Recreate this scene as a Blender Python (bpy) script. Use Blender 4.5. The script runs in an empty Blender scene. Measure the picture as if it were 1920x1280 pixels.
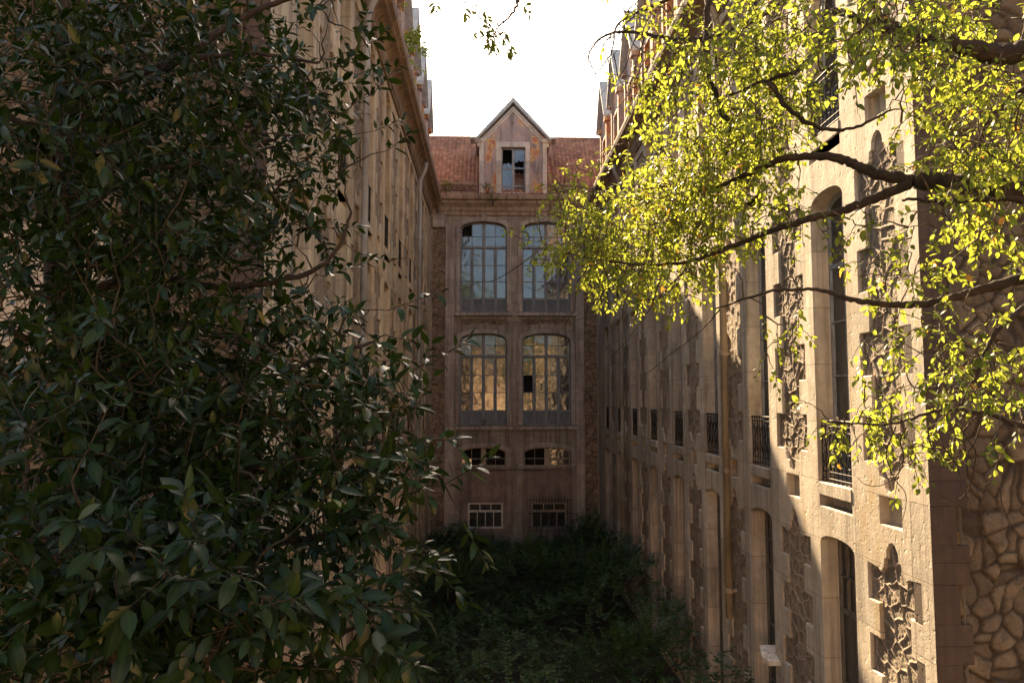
import bpy, math, random
import numpy as np
from mathutils import Vector
from mathutils.geometry import delaunay_2d_cdt
R = math.radians
S = bpy.context.scene
COL = S.collection
# ------------------------------------------------------------------ camera, sky, sun, exposure
H = 7.2                                   # eye height over the courtyard floor
FPX = 1413.0
TH = math.atan(110 / FPX)
YAW = math.atan(42 * math.cos(TH) / FPX)
cam = bpy.data.cameras.new("camera"); cam.sensor_width = 36; cam.lens = FPX / 1920 * 36
cam.clip_start = 0.05; cam.clip_end = 2000
co = bpy.data.objects.new("camera", cam); COL.objects.link(co)
co.location = (0, 0, H); co.rotation_euler = (R(90) + TH, 0, -YAW)
S.camera = co
SUN_EL, SUN_AZ = R(34.2), R(-11.4)        # sun ahead of the lens, a little to the left
w = bpy.data.worlds.new("World"); S.world = w; w.use_nodes = True
sky = w.node_tree.nodes.new("ShaderNodeTexSky"); sky.sky_type = 'NISHITA'; sky.sun_disc = False
sky.sun_elevation = SUN_EL; sky.sun_rotation = SUN_AZ; sky.air_density = 1.0; sky.dust_density = 3.0; sky.ozone_density = 0.6
bg = w.node_tree.nodes["Background"]; bg.inputs[1].default_value = 0.058
wb = w.node_tree.nodes.new("ShaderNodeMix"); wb.data_type = 'RGBA'; wb.blend_type = 'MULTIPLY'; wb.inputs[0].default_value = 1   # warm daylight balance of the photograph
wb.inputs[7].default_value = (1.04, .98, .89, 1); w.node_tree.links.new(sky.outputs[0], wb.inputs[6]); w.node_tree.links.new(wb.outputs[2], bg.inputs[0])
sl = bpy.data.lights.new("sun", 'SUN'); sl.energy = 5.0; sl.angle = R(0.5); sl.color = (1.0, 0.74, 0.45)
so = bpy.data.objects.new("sun", sl); COL.objects.link(so)
SD = Vector((math.sin(SUN_AZ) * math.cos(SUN_EL), math.cos(SUN_AZ) * math.cos(SUN_EL), math.sin(SUN_EL)))
so.rotation_euler = SD.to_track_quat('Z', 'Y').to_euler()
S.view_settings.view_transform = 'Standard'; S.view_settings.look = 'None'; S.view_settings.gamma = 1
S.view_settings.exposure = 2.52
S.cycles.max_bounces = 6; S.cycles.diffuse_bounces = 4; S.cycles.glossy_bounces = 3
S.cycles.transmission_bounces = 4; S.cycles.transparent_max_bounces = 4
S.cycles.sample_clamp_indirect = 4

def ray(x, y):
    u = (x - 960) / FPX; v = (640 - y) / FPX
    f = math.cos(TH) - v * math.sin(TH); up = v * math.cos(TH) + math.sin(TH)
    return np.array([u * math.cos(YAW) + f * math.sin(YAW), -u * math.sin(YAW) + f * math.cos(YAW), up])
def at(x, y, Y):
    r = ray(x, y); p = r / r[1] * Y; p[2] += H
    return p

# ------------------------------------------------------------------ node helpers / materials
class NT:
    def __init__(s, name):
        s.m = bpy.data.materials.new(name); s.m.use_nodes = True; s.t = s.m.node_tree
        s.b = s.t.nodes["Principled BSDF"]; s.out = s.t.nodes["Material Output"]
        g = s.t.nodes.new("ShaderNodeNewGeometry"); s.pos = g.outputs["Position"]
    def n(s, typ, **kw):
        nd = s.t.nodes.new(typ)
        for k, v in kw.items():
            if k.startswith("i_"):
                key = k[2:]; key = int(key) if key.isdigit() else key.replace("_", " ")
                if hasattr(v, "is_output") or isinstance(v, bpy.types.NodeSocket): s.t.links.new(v, nd.inputs[key])
                else: nd.inputs[key].default_value = v
            else: setattr(nd, k, v)
        return nd
    def link(s, a, b): s.t.links.new(a, b)
    def scale(s, v3, src=None):
        nd = s.n("ShaderNodeVectorMath", operation='MULTIPLY'); s.link(src or s.pos, nd.inputs[0]); nd.inputs[1].default_value = v3
        return nd.outputs[0]
    def noise(s, sc, detail=5, rough=.6, vec=None, dist=0):
        nd = s.n("ShaderNodeTexNoise", i_Scale=sc, i_Detail=detail, i_Roughness=rough, i_Distortion=dist); s.link(vec or s.pos, nd.inputs["Vector"])
        return nd.outputs["Fac"]
    def ramp(s, f, a, b, ca=0.0, cb=1.0):
        nd = s.n("ShaderNodeMapRange", clamp=True); s.link(f, nd.inputs[0])
        nd.inputs[1].default_value = a; nd.inputs[2].default_value = b; nd.inputs[3].default_value = ca; nd.inputs[4].default_value = cb
        return nd.outputs[0]
    def mix(s, f, a, b, mode='MIX'):
        nd = s.n("ShaderNodeMix", data_type='RGBA', blend_type=mode)
        for i, v in ((0, f), (6, a), (7, b)):
            if isinstance(v, bpy.types.NodeSocket): s.link(v, nd.inputs[i])
            else: nd.inputs[i].default_value = v if i == 0 else (*v, 1)
        return nd.outputs[2]
    def math(s, op, a, b=0.0):
        nd = s.n("ShaderNodeMath", operation=op)
        for i, v in ((0, a), (1, b)):
            if isinstance(v, bpy.types.NodeSocket): s.link(v, nd.inputs[i])
            else: nd.inputs[i].default_value = v
        return nd.outputs[0]
    def fin(s, col=None, rough=.85, height=None, strength=.5, dist=.02, metal=0, spec=None):
        if col is not None:
            if isinstance(col, bpy.types.NodeSocket): s.link(col, s.b.inputs["Base Color"])
            else: s.b.inputs["Base Color"].default_value = (*col, 1)
        if isinstance(rough, bpy.types.NodeSocket): s.link(rough, s.b.inputs["Roughness"])
        else: s.b.inputs["Roughness"].default_value = rough
        s.b.inputs["Metallic"].default_value = metal
        if spec is not None: s.b.inputs["Specular IOR Level"].default_value = spec
        if height is not None:
            bp = s.n("ShaderNodeBump", i_Strength=strength, i_Distance=dist); s.link(height, bp.inputs["Height"])
            s.link(bp.outputs[0], s.b.inputs["Normal"])
        return s.m

def stone_mat(name, base, light, grime, ochre=(.40, .27, .10), axis='YZ', joints=True, grime_amt=.68, jw=1.35, jh=.86):
    t = NT(name)
    big = t.noise(.55, 6, .62); fine = t.noise(9, 6, .7); pit = t.noise(38, 3, .6)
    c = t.mix(t.ramp(big, .35, .68), base, light)
    c = t.mix(t.ramp(t.noise(3.1, 5, .65), .40, .75, 0, .75), c, tuple(v * .72 for v in base))
    oc = t.noise(1.3, 6, .7, t.scale((1, 1, .35)))
    c = t.mix(t.ramp(oc, .54, .72, 0, .75), c, ochre)
    streak = t.noise(2.6, 6, .68, t.scale((1.6, 1.6, .10)), .3)
    c = t.mix(t.ramp(streak, .50, .68, 0, grime_amt), c, grime)
    c = t.mix(t.ramp(t.noise(1.0, 5, .7, t.scale((6, 6, .12)), .2), .52, .64, 0, grime_amt * .9), c, tuple(v * 1.1 for v in grime))
    c = t.mix(t.ramp(t.noise(1.1, 8, .75), .56, .70, 0, grime_amt), c, tuple(v * .8 for v in grime))
    c = t.mix(t.ramp(fine, .3, .75, 0, .45), c, tuple(v * .6 for v in base))
    c = t.mix(t.ramp(pit, .66, .78, 0, .5), c, grime)
    h = t.math('ADD', t.math('MULTIPLY', fine, .7), t.math('MULTIPLY', pit, .45))
    h = t.math('ADD', h, t.math('MULTIPLY', t.ramp(t.noise(13, 2, .5), .62, .70), -.6))
    if joints:
        sp = t.n("ShaderNodeSeparateXYZ"); t.link(t.pos, sp.inputs[0])
        cb = t.n("ShaderNodeCombineXYZ"); t.link(sp.outputs[0 if axis == 'XZ' else 1], cb.inputs[0]); t.link(sp.outputs[2], cb.inputs[1])
        br = t.n("ShaderNodeTexBrick", offset=.5, i_Scale=1.0); br.inputs["Brick Width"].default_value = jw; br.inputs["Row Height"].default_value = jh
        br.inputs["Mortar Size"].default_value = .005; br.inputs["Mortar Smooth"].default_value = .1
        br.inputs["Color1"].default_value = (.80, .80, .80, 1); br.inputs["Color2"].default_value = (1.1, 1.08, 1.04, 1); br.inputs["Mortar"].default_value = (.45, .4, .36, 1)
        t.link(cb.outputs[0], br.inputs["Vector"])
        c = t.mix(1.0, c, br.outputs["Color"], 'MULTIPLY')
        h = t.math('SUBTRACT', h, br.outputs["Fac"])
    return t.fin(c, .88, h, .6, .013)

def rubble_mat(name, stone, stone2, mortar, dark):
    t = NT(name)
    at_ = t.n("ShaderNodeAttribute", attribute_name="joint"); cell = t.n("ShaderNodeAttribute", attribute_name="cell")
    c = t.mix(t.ramp(cell.outputs["Fac"], 0, 1), stone, stone2)
    c = t.mix(t.ramp(t.noise(7, 6, .7), .38, .72), c, dark)
    c = t.mix(t.ramp(t.noise(2.1, 6, .75), .44, .60, 0, .5), c, tuple(v * .55 for v in stone2))
    c = t.mix(t.ramp(t.noise(24, 4, .7), .50, .70, 0, .6), c, tuple(v * 1.35 for v in stone))
    c = t.mix(at_.outputs["Fac"], c, mortar)
    c = t.mix(t.ramp(t.noise(.9, 6, .7), .50, .72, 0, .6), c, dark)
    h = t.math('ADD', t.noise(28, 6, .75), t.math('MULTIPLY', t.noise(90, 3, .6), .4))
    return t.fin(c, .92, h, .9, .03)

def vein_mat(name, base, light, mortar, sc=3.2, axis='XZ'):   # irregular stones on flat far strips
    t = NT(name)
    wob = t.n("ShaderNodeTexNoise", i_Scale=2.0, i_Detail=2.0); t.link(t.pos, wob.inputs["Vector"])
    ad = t.n("ShaderNodeVectorMath", operation='MULTIPLY_ADD'); t.link(wob.outputs["Color"], ad.inputs[0]); ad.inputs[1].default_value = (.25, 0, .25); t.link(t.pos, ad.inputs[2])
    fl = t.scale((1, 0, 1.6), ad.outputs[0])
    v1 = t.n("ShaderNodeTexVoronoi", feature='DISTANCE_TO_EDGE', i_Scale=sc); t.link(fl, v1.inputs["Vector"])
    v2 = t.n("ShaderNodeTexVoronoi", feature='F1', i_Scale=sc); t.link(fl, v2.inputs["Vector"])
    bw = t.n("ShaderNodeSeparateColor"); t.link(v2.outputs["Color"], bw.inputs[0])
    c = t.mix(t.ramp(bw.outputs[0], 0, 1), base, light)
    c = t.mix(t.ramp(t.noise(6, 6, .7), .42, .75, 0, .7), c, tuple(v * .5 for v in base))
    edge = t.ramp(v1.outputs["Distance"], .02, .06, 1, 0)
    c = t.mix(t.math('MULTIPLY', edge, .85), c, mortar)
    c = t.mix(t.ramp(t.noise(.8, 6, .7), .50, .70, 0, .6), c, tuple(v * .38 for v in base))
    h = t.math('ADD', t.noise(20, 5, .7), t.math('MULTIPLY', edge, -1.2))
    return t.fin(c, .9, h, .8, .03)

def plaster_mat(name):
    t = NT(name)
    c = t.mix(t.ramp(t.noise(1.6, 6, .65), .38, .65), (.20, .15, .135), (.34, .255, .22))
    c = t.mix(t.ramp(t.noise(2.2, 6, .7, t.scale((1.6, 1.6, .12))), .48, .70, 0, .75), c, (.075, .06, .055))
    c = t.mix(t.ramp(t.noise(5, 4, .6), .6, .75, 0, .5), c, (.42, .36, .30))
    return t.fin(c, .92, t.noise(25, 5, .7), .5, .015)

def peeling_mat(name, axis='XZ', thr=.56):
    t = NT(name)
    c = t.mix(t.ramp(t.noise(1.4, 6, .65), .36, .66), (.30, .235, .23), (.46, .33, .29))
    c = t.mix(t.ramp(t.noise(2.4, 7, .7, t.scale((1.4, 1.4, .2))), .5, .66, 0, .8), c, (.10, .085, .085))
    c = t.mix(t.ramp(t.noise(1.9, 5, .65, t.scale((1, 1, .7))), thr - .035, thr - .03), c, (.60, .36, .13))
    sp = t.n("ShaderNodeSeparateXYZ"); t.link(t.pos, sp.inputs[0])
    cb = t.n("ShaderNodeCombineXYZ"); t.link(sp.outputs[0 if axis == 'XZ' else 1], cb.inputs[0]); t.link(sp.outputs[2], cb.inputs[1])
    br = t.n("ShaderNodeTexBrick", i_Scale=1.0); br.inputs["Brick Width"].default_value = .24; br.inputs["Row Height"].default_value = .075
    br.inputs["Mortar Size"].default_value = .008; br.inputs["Color1"].default_value = (.50, .16, .07, 1); br.inputs["Color2"].default_value = (.34, .11, .06, 1); br.inputs["Mortar"].default_value = (.40, .30, .22, 1)
    t.link(cb.outputs[0], br.inputs["Vector"])
    m = t.ramp(t.noise(1.9, 5, .65, t.scale((1, 1, .7))), thr, thr + .004)
    c = t.mix(m, c, br.outputs["Color"])
    return t.fin(c, .9, t.math('SUBTRACT', t.noise(22, 5, .7), m), .6, .02)

def wood_mat(name, col, dark):
    t = NT(name)
    c = t.mix(t.ramp(t.noise(5, 6, .7, t.scale((3, 3, .5))), .4, .7), col, dark)
    c = t.mix(t.ramp(t.noise(30, 4, .7, t.scale((1, 1, .2))), .55, .7, 0, .6), c, tuple(v * .5 for v in dark))
    return t.fin(c, .7, t.noise(40, 4, .6, t.scale((2, 2, .2))), .3, .005)

def glass_mat(name, refl=.5, tint=(.85, .9, .95), dusty=.12):
    t = NT(name)
    gl = t.n("ShaderNodeBsdfGlossy", i_Roughness=.04); gl.inputs[0].default_value = (*tint, 1)
    wv = t.n("ShaderNodeBump", i_Strength=.35, i_Distance=.03); t.link(t.noise(3.1, 3, .5), wv.inputs["Height"]); t.link(wv.outputs[0], gl.inputs["Normal"])
    dirt = t.ramp(t.noise(4, 6, .7, t.scale((1, 1, .4))), .4, .8, 0, 1)
    t.link(t.mix(dirt, (.012, .013, .014), (dusty, dusty * .95, dusty * .85)), t.b.inputs["Base Color"]); t.b.inputs["Roughness"].default_value = .6
    mx = t.n("ShaderNodeMixShader"); f = t.math('MULTIPLY', t.ramp(t.noise(1.2, 3, .6), .3, .7, .75, 1.0), refl)
    t.link(f, mx.inputs[0]); t.link(t.b.outputs[0], mx.inputs[1]); t.link(gl.outputs[0], mx.inputs[2]); t.link(mx.outputs[0], t.out.inputs[0])
    return t.m

def leaf_mat(name, c1, c2, c3, trans, tcol, rough=.4, spec=.5, ty=.985):
    t = NT(name)
    a = t.n("ShaderNodeAttribute", attribute_name="tone").outputs["Fac"]
    c = t.mix(t.ramp(a, 0, .8), c1, c2); c = t.mix(t.ramp(a, ty, ty + .004), c, c3)
    v = t.n("ShaderNodeAttribute", attribute_name="rib").outputs["Fac"]
    c = t.mix(t.ramp(v, .6, 1, 0, .35), c, tuple(min(1, x * 2.2) for x in c2))
    t.fin(c, rough, spec=spec)
    tr = t.n("ShaderNodeBsdfTranslucent"); tc = t.mix(t.ramp(a, 0, .9), tuple(x * .36 for x in tcol), tcol); tc = t.mix(t.ramp(a, ty, ty + .004), tc, tuple(min(1, x * 2) for x in c3))
    t.link(tc, tr.inputs[0])
    mx = t.n("ShaderNodeMixShader"); mx.inputs[0].default_value = trans
    t.link(t.b.outputs[0], mx.inputs[1]); t.link(tr.outputs[0], mx.inputs[2]); t.link(mx.outputs[0], t.out.inputs[0])
    return t.m

def bark_mat(name, a, b):
    t = NT(name)
    c = t.mix(t.ramp(t.noise(14, 6, .7), .38, .68), a, b)
    return t.fin(c, .9, t.noise(45, 5, .7), .8, .01)

M = {}
M['ashlar'] = stone_mat('pale_ashlar', (.50, .44, .36), (.74, .68, .57), (.15, .115, .085))
M['ashlar_bounce'] = stone_mat('stained_bounce_ashlar', (.60, .48, .33), (.86, .74, .55), (.11, .065, .045), ochre=(.46, .30, .11), grime_amt=.7)  # same stone, colour raised and warmed for light bounced off the opposite wing
M['front'] = stone_mat('grimy_ashlar', (.36, .305, .255), (.56, .495, .42), (.115, .085, .072), ochre=(.36, .26, .18), axis='XZ', grime_amt=.8, jw=.5, jh=.43)
M['front_trim'] = stone_mat('pale_grey_trim', (.46, .40, .36), (.64, .58, .53), (.17, .12, .105), ochre=(.42, .32, .24), axis='XZ', grime_amt=.75, jw=.9, jh=.55)
M['dormer_trim'] = stone_mat('pale_dormer_trim', (.58, .51, .46), (.74, .68, .62), (.24, .18, .16), axis='XZ', grime_amt=.45, jw=.9, jh=.55)
M['quoin'] = stone_mat('shade_toned_quoin_stone', (.075, .048, .034), (.12, .085, .06), (.05, .035, .028), ochre=(.16, .10, .05), axis='XZ', jw=3, jh=.9)  # corner stones coloured dark for the shade on the camera-facing ends
M['cornice'] = stone_mat('cornice_stone', (.30, .215, .15), (.48, .38, .28), (.085, .055, .04), ochre=(.33, .17, .08), grime_amt=.75, jw=1.1, jh=30)
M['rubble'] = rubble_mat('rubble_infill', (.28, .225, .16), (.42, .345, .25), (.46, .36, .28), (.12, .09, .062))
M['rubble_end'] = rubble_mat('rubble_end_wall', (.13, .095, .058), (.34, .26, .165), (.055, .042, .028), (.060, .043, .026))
M['strip'] = vein_mat('rubble_strip', (.26, .185, .125), (.38, .28, .19), (.10, .065, .05))
M['plaster'] = plaster_mat('stained_plaster')
M['peel'] = peeling_mat('peeling_plaster')
M['peel_side'] = peeling_mat('peeling_plaster_side', 'YZ', .56)
M['window_wood'] = wood_mat('grey_blue_paint', (.30, .32, .34), (.13, .13, .135))
M['dark_wood'] = wood_mat('dark_window_wood', (.16, .135, .11), (.06, .05, .04))
M['cream_wood'] = wood_mat('cream_paint', (.50, .43, .33), (.26, .21, .15))
M['white'] = wood_mat('peeling_white_paint', (.75, .72, .66), (.35, .30, .25))
M['glass'] = glass_mat('old_window_glass', .12)
M['glass_dark'] = glass_mat('dusty_side_glass', .16, dusty=.05)
M['iron'] = NT('rusty_iron').fin((.022, .017, .014), .7)
t = NT('zinc_pipe'); M['pipe'] = t.fin(t.mix(t.ramp(t.noise(3, 5, .6, t.scale((1, 1, .3))), .4, .7), (.42, .42, .41), (.22, .19, .16)), .55, t.noise(30), .2, .003)
t = NT('ochre_pipe'); M['pipe_ochre'] = t.fin(t.mix(t.ramp(t.noise(3, 5, .6, t.scale((1, 1, .3))), .4, .7), (.36, .30, .21), (.18, .14, .10)), .6, t.noise(30), .2, .003)
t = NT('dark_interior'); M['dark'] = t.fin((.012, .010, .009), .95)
t = NT('slate_capping'); M['cap'] = t.fin(t.mix(t.ramp(t.noise(6, 5, .7), .4, .7), (.30, .31, .33), (.46, .46, .46)), .75, t.noise(30), .4, .01)
t = NT('clay_tile')
at1 = t.n("ShaderNodeAttribute", attribute_name="cell").outputs["Fac"]
c = t.mix(at1, (.22, .112, .082), (.35, .20, .145)); c = t.mix(t.ramp(t.noise(2.2, 6, .7), .5, .68, 0, .8), c, (.11, .065, .05)); c = t.mix(t.ramp(t.noise(5, 5, .7), .62, .74, 0, .7), c, (.34, .27, .12))
M['tile'] = t.fin(c, .85, t.noise(30, 4), .4, .01)
t = NT('soil'); M['soil'] = t.fin(t.mix(t.ramp(t.noise(1.5), .4, .7), (.03, .024, .015), (.055, .05, .025)), .95, t.noise(8), .8, .05)
t = NT('sunlit_render'); M['ochre_wall'] = t.fin(t.mix(t.ramp(t.noise(.6), .4, .7), (.62, .40, .24), (.72, .52, .34)), .9)
M['leaf_dark'] = leaf_mat('evergreen_leaf', (.006, .015, .003), (.018, .036, .006), (.45, .26, .03), .12, (.08, .15, .015), .32, .26, .9985)
M['leaf_blue'] = leaf_mat('bluish_leaf', (.007, .017, .004), (.018, .036, .007), (.12, .15, .02), .10, (.07, .14, .015), .36, .26, .99)
M['leaf_lit'] = leaf_mat('yellow_green_leaf', (.035, .070, .012), (.13, .17, .030), (.40, .20, .03), .52, (.53, .60, .065), .45, .4, .985)
M['leaf_bush'] = leaf_mat('undergrowth_leaf', (.016, .050, .018), (.040, .085, .022), (.07, .09, .02), .15, (.08, .15, .02), .5, .35)
M['leaf_weed'] = leaf_mat('weed_leaf', (.06, .09, .025), (.10, .13, .04), (.2, .2, .05), .35, (.3, .36, .05), .6, .3)
M['bark'] = bark_mat('dark_bark', (.018, .012, .008), (.050, .034, .022))
M['bark_pale'] = bark_mat('pale_bark', (.045, .032, .020), (.13, .10, .06))
M['twig'] = bark_mat('green_twig', (.022, .018, .009), (.055, .040, .018))

# ------------------------------------------------------------------ mesh helpers
def tag(o, label=None, cat=None, group=None, kind=None):
    for k, v in (('label', label), ('category', cat), ('group', group), ('kind', kind)):
        if v: o[k] = v
    return o
def empty(name, loc):
    o = bpy.data.objects.new(name, None); COL.objects.link(o); o.location = loc; o['_w'] = tuple(loc); return o
def wloc(o): return np.array(o['_w'])
def link(name, me, parent=None, loc=(0, 0, 0)):
    """loc = world position of the mesh's own origin"""
    o = bpy.data.objects.new(name, me); COL.objects.link(o); o['_w'] = tuple(float(v) for v in loc)
    if parent is not None:
        o.parent = parent; o.location = tuple(float(a - b) for a, b in zip(loc, wloc(parent)))
    else: o.location = loc
    return o
def mesh_np(name, V, Fc, mat=None, attrs=None, smooth=False):
    """V (n,3); Fc = list of (m,k) index arrays"""
    me = bpy.data.meshes.new(name)
    V = np.asarray(V, np.float32); Fc = [np.asarray(f, np.int32) for f in Fc if len(f)]
    me.vertices.add(len(V)); me.vertices.foreach_set("co", V.ravel())
    loops = np.concatenate([f.ravel() for f in Fc]); tot = np.concatenate([np.full(len(f), f.shape[1]) for f in Fc])
    start = np.concatenate([[0], np.cumsum(tot)[:-1]])
    me.loops.add(len(loops)); me.loops.foreach_set("vertex_index", loops)
    me.polygons.add(len(tot)); me.polygons.foreach_set("loop_start", start.astype(np.int32)); me.polygons.foreach_set("loop_total", tot.astype(np.int32))
    me.update(calc_edges=True); me.validate()
    for k, v in (attrs or {}).items():
        a = me.attributes.new(k, 'FLOAT', 'POINT'); a.data.foreach_set("value", np.asarray(v, np.float32))
    if smooth: me.polygons.foreach_set("use_smooth", np.ones(len(tot), bool))
    if mat: me.materials.append(mat)
    return me
class MB:
    """collects geometry; T maps local (u, d, z) to object space: u along the wall, d outward, z up"""
    def __init__(s, T=None): s.V = []; s.F = []; s.T = T or (lambda p: p)
    def add(s, vs, fs):
        b = len(s.V); s.V += [s.T(v) for v in vs]; s.F += [tuple(b + i for i in f) for f in fs]
    def box(s, a, b, ch=0.0):
        (x0, y0, z0), (x1, y1, z1) = a, b
        if x0 > x1: x0, x1 = x1, x0
        if y0 > y1: y0, y1 = y1, y0
        if z0 > z1: z0, z1 = z1, z0
        if ch <= 0:
            s.add([(x0, y0, z0), (x1, y0, z0), (x1, y1, z0), (x0, y1, z0), (x0, y0, z1), (x1, y0, z1), (x1, y1, z1), (x0, y1, z1)],
                  [(0, 3, 2, 1), (4, 5, 6, 7), (0, 1, 5, 4), (1, 2, 6, 5), (2, 3, 7, 6), (3, 0, 4, 7)])
            return
        c = ch; V = []; idx = {}
        for i, X in enumerate((x0, x1)):
            for j, Y in enumerate((y0, y1)):
                for k, Z in enumerate((z0, z1)):
                    dx = c if i == 0 else -c; dy = c if j == 0 else -c; dz = c if k == 0 else -c
                    idx[(i, j, k)] = len(V); V += [(X, Y + dy, Z + dz), (X + dx, Y, Z + dz), (X + dx, Y + dy, Z)]
        g = lambda i, j, k, a: idx[(i, j, k)] + a
        Fs = []
        for i in (0, 1): Fs.append((g(i, 0, 0, 0), g(i, 1, 0, 0), g(i, 1, 1, 0), g(i, 0, 1, 0)))
        for j in (0, 1): Fs.append((g(0, j, 0, 1), g(1, j, 0, 1), g(1, j, 1, 1), g(0, j, 1, 1)))
        for k in (0, 1): Fs.append((g(0, 0, k, 2), g(1, 0, k, 2), g(1, 1, k, 2), g(0, 1, k, 2)))
        for j in (0, 1):
            for k in (0, 1): Fs.append((g(0, j, k, 1), g(1, j, k, 1), g(1, j, k, 2), g(0, j, k, 2)))
        for i in (0, 1):
            for k in (0, 1): Fs.append((g(i, 0, k, 0), g(i, 1, k, 0), g(i, 1, k, 2), g(i, 0, k, 2)))
            for j in (0, 1): Fs.append((g(i, j, 0, 0), g(i, j, 1, 0), g(i, j, 1, 1), g(i, j, 0, 1)))
        for i in (0, 1):
            for j in (0, 1):
                for k in (0, 1): Fs.append((g(i, j, k, 0), g(i, j, k, 1), g(i, j, k, 2)))
        s.add(V, Fs)
    def tube(s, pts, r, n=6, cap=True):
        pts = [np.array(p, float) for p in pts]; rs = r if hasattr(r, '__len__') else [r] * len(pts)
        V = []; prev = None
        for i, p in enumerate(pts):
            d = pts[min(i + 1, len(pts) - 1)] - pts[max(i - 1, 0)]; d = d / (np.linalg.norm(d) + 1e-9)
            a = np.cross(d, (0, 0, 1)) if abs(d[2]) < .95 else np.cross(d, (1, 0, 0))
            if prev is not None:
                a = prev - d * np.dot(prev, d)
            a = a / (np.linalg.norm(a) + 1e-9); prev = a; b = np.cross(d, a)
            for k in range(n):
                th = 2 * math.pi * k / n; V.append(tuple(p + rs[i] * (math.cos(th) * a + math.sin(th) * b)))
        Fs = []
        for i in range(len(pts) - 1):
            for k in range(n): Fs.append((i * n + k, i * n + (k + 1) % n, (i + 1) * n + (k + 1) % n, (i + 1) * n + k))
        if cap: Fs += [tuple(range(n))[::-1], tuple((len(pts) - 1) * n + k for k in range(n))]
        s.add(V, Fs)
    def plate(s, outer, holes, d0, depth, ch=.012, odepth=None):
        """2D outline (u,z) with holes; holes = (loop, depth). Front face at d0, sides go back by depth; chamfered hole edges"""
        def ccw(l):
            a = sum(l[i][0] * l[(i + 1) % len(l)][1] - l[(i + 1) % len(l)][0] * l[i][1] for i in range(len(l)))
            return l if a > 0 else l[::-1]
        def offset(l, c):          # grow a ccw loop by c
            n = len(l); out = []
            for i in range(n):
                p0, p1, p2 = l[i - 1], l[i], l[(i + 1) % n]
                e1 = (p1[0] - p0[0], p1[1] - p0[1]); e2 = (p2[0] - p1[0], p2[1] - p1[1])
                l1 = math.hypot(*e1) + 1e-9; l2 = math.hypot(*e2) + 1e-9
                n1 = (e1[1] / l1, -e1[0] / l1); n2 = (e2[1] / l2, -e2[0] / l2)
                k = 1 + n1[0] * n2[0] + n1[1] * n2[1]; k = max(k, .5)
                out.append((p1[0] + c * (n1[0] + n2[0]) / k, p1[1] + c * (n1[1] + n2[1]) / k))
            return out
        outer = ccw(list(outer)); hs = [(ccw(list(h)), dp) for h, dp in holes]
        fo = offset(outer, -ch) if odepth is not None and ch > 0 else outer
        fh = [offset(h, ch) if ch > 0 else h for h, _ in hs]
        pts = []; faces = []
        for l in [fo] + fh:
            b = len(pts); pts += [Vector(p) for p in l]; faces.append(list(range(b, len(pts))))
        vs, es, fs, ov, oe, of = delaunay_2d_cdt(pts, [], faces, 1, 1e-5)
        tri = [f for f, o in zip(fs, of) if list(o) == [0]]
        s.add([(v[0], d0, v[1]) for v in vs], [tuple(f) for f in tri])
        for (h, dp), f in list(zip(hs, fh)) + ([((outer, odepth), fo)] if odepth is not None else []):
            n = len(h)
            s.add([(p[0], d0, p[1]) for p in f] + [(p[0], d0 - ch, p[1]) for p in h] + [(p[0], d0 - dp, p[1]) for p in h],
                  [(i, (i + 1) % n, n + (i + 1) % n, n + i) for i in range(n)] * (1 if ch > 0 else 0) +
                  [(n + i, n + (i + 1) % n, 2 * n + (i + 1) % n, 2 * n + i) for i in range(n)])
    def mesh(s, name, mat=None, smooth=False, loc=(0, 0, 0)):
        me = bpy.data.meshes.new(name); L = np.array(loc, float)
        me.from_pydata([tuple(np.array(v) - L) for v in s.V], [], s.F); me.validate()
        if mat: me.materials.append(mat)
        if smooth: me.polygons.foreach_set("use_smooth", np.ones(len(me.polygons), bool))
        return me
    def obj(s, name, mat, parent=None, loc=None, smooth=False, at0=False):
        """vertices were given in world space (at0 False) or relative to loc (at0 True)"""
        base = loc if loc is not None else (wloc(parent) if parent is not None else (0, 0, 0))
        me = s.mesh(name, mat, smooth, (0, 0, 0) if at0 else base)
        return link(name, me, parent, base)
def vnoise(x, y, seed=0, per=1.0):
    rs = np.random.RandomState(seed); g = rs.rand(256, 256)
    x = x / per; y = y / per; xi = np.floor(x).astype(int); yi = np.floor(y).astype(int); fx = x - xi; fy = y - yi
    fx = fx * fx * (3 - 2 * fx); fy = fy * fy * (3 - 2 * fy)
    G = lambda a, b: g[a % 256, b % 256]
    return (G(xi, yi) * (1 - fx) + G(xi + 1, yi) * fx) * (1 - fy) + (G(xi, yi + 1) * (1 - fx) + G(xi + 1, yi + 1) * fx) * fy
def voronoi(x, y, cx, cy, seed, jit=.9):
    rs = np.random.RandomState(seed); jx = rs.rand(128, 128); jy = rs.rand(128, 128); cv = rs.rand(128, 128)
    u = x / cx; v = y / cy; iu = np.floor(u).astype(int); iv = np.floor(v).astype(int)
    f1 = np.full(x.shape, 9.); f2 = np.full(x.shape, 9.); cell = np.zeros(x.shape)
    for a in range(-2, 3):
        for b in range(-2, 3):
            A = (iu + a) % 128; B = (iv + b) % 128
            dx = (iu + a + .5 + (jx[A, B] - .5) * jit - u) * cx; dy = (iv + b + .5 + (jy[A, B] - .5) * jit - v) * cy
            d = np.sqrt(dx * dx + dy * dy)
            nf2 = np.where(d < f1, f1, np.minimum(f2, d)); cell = np.where(d < f1, cv[A, B], cell); f1 = np.minimum(f1, d); f2 = nf2
    return f1, f2, cell
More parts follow.
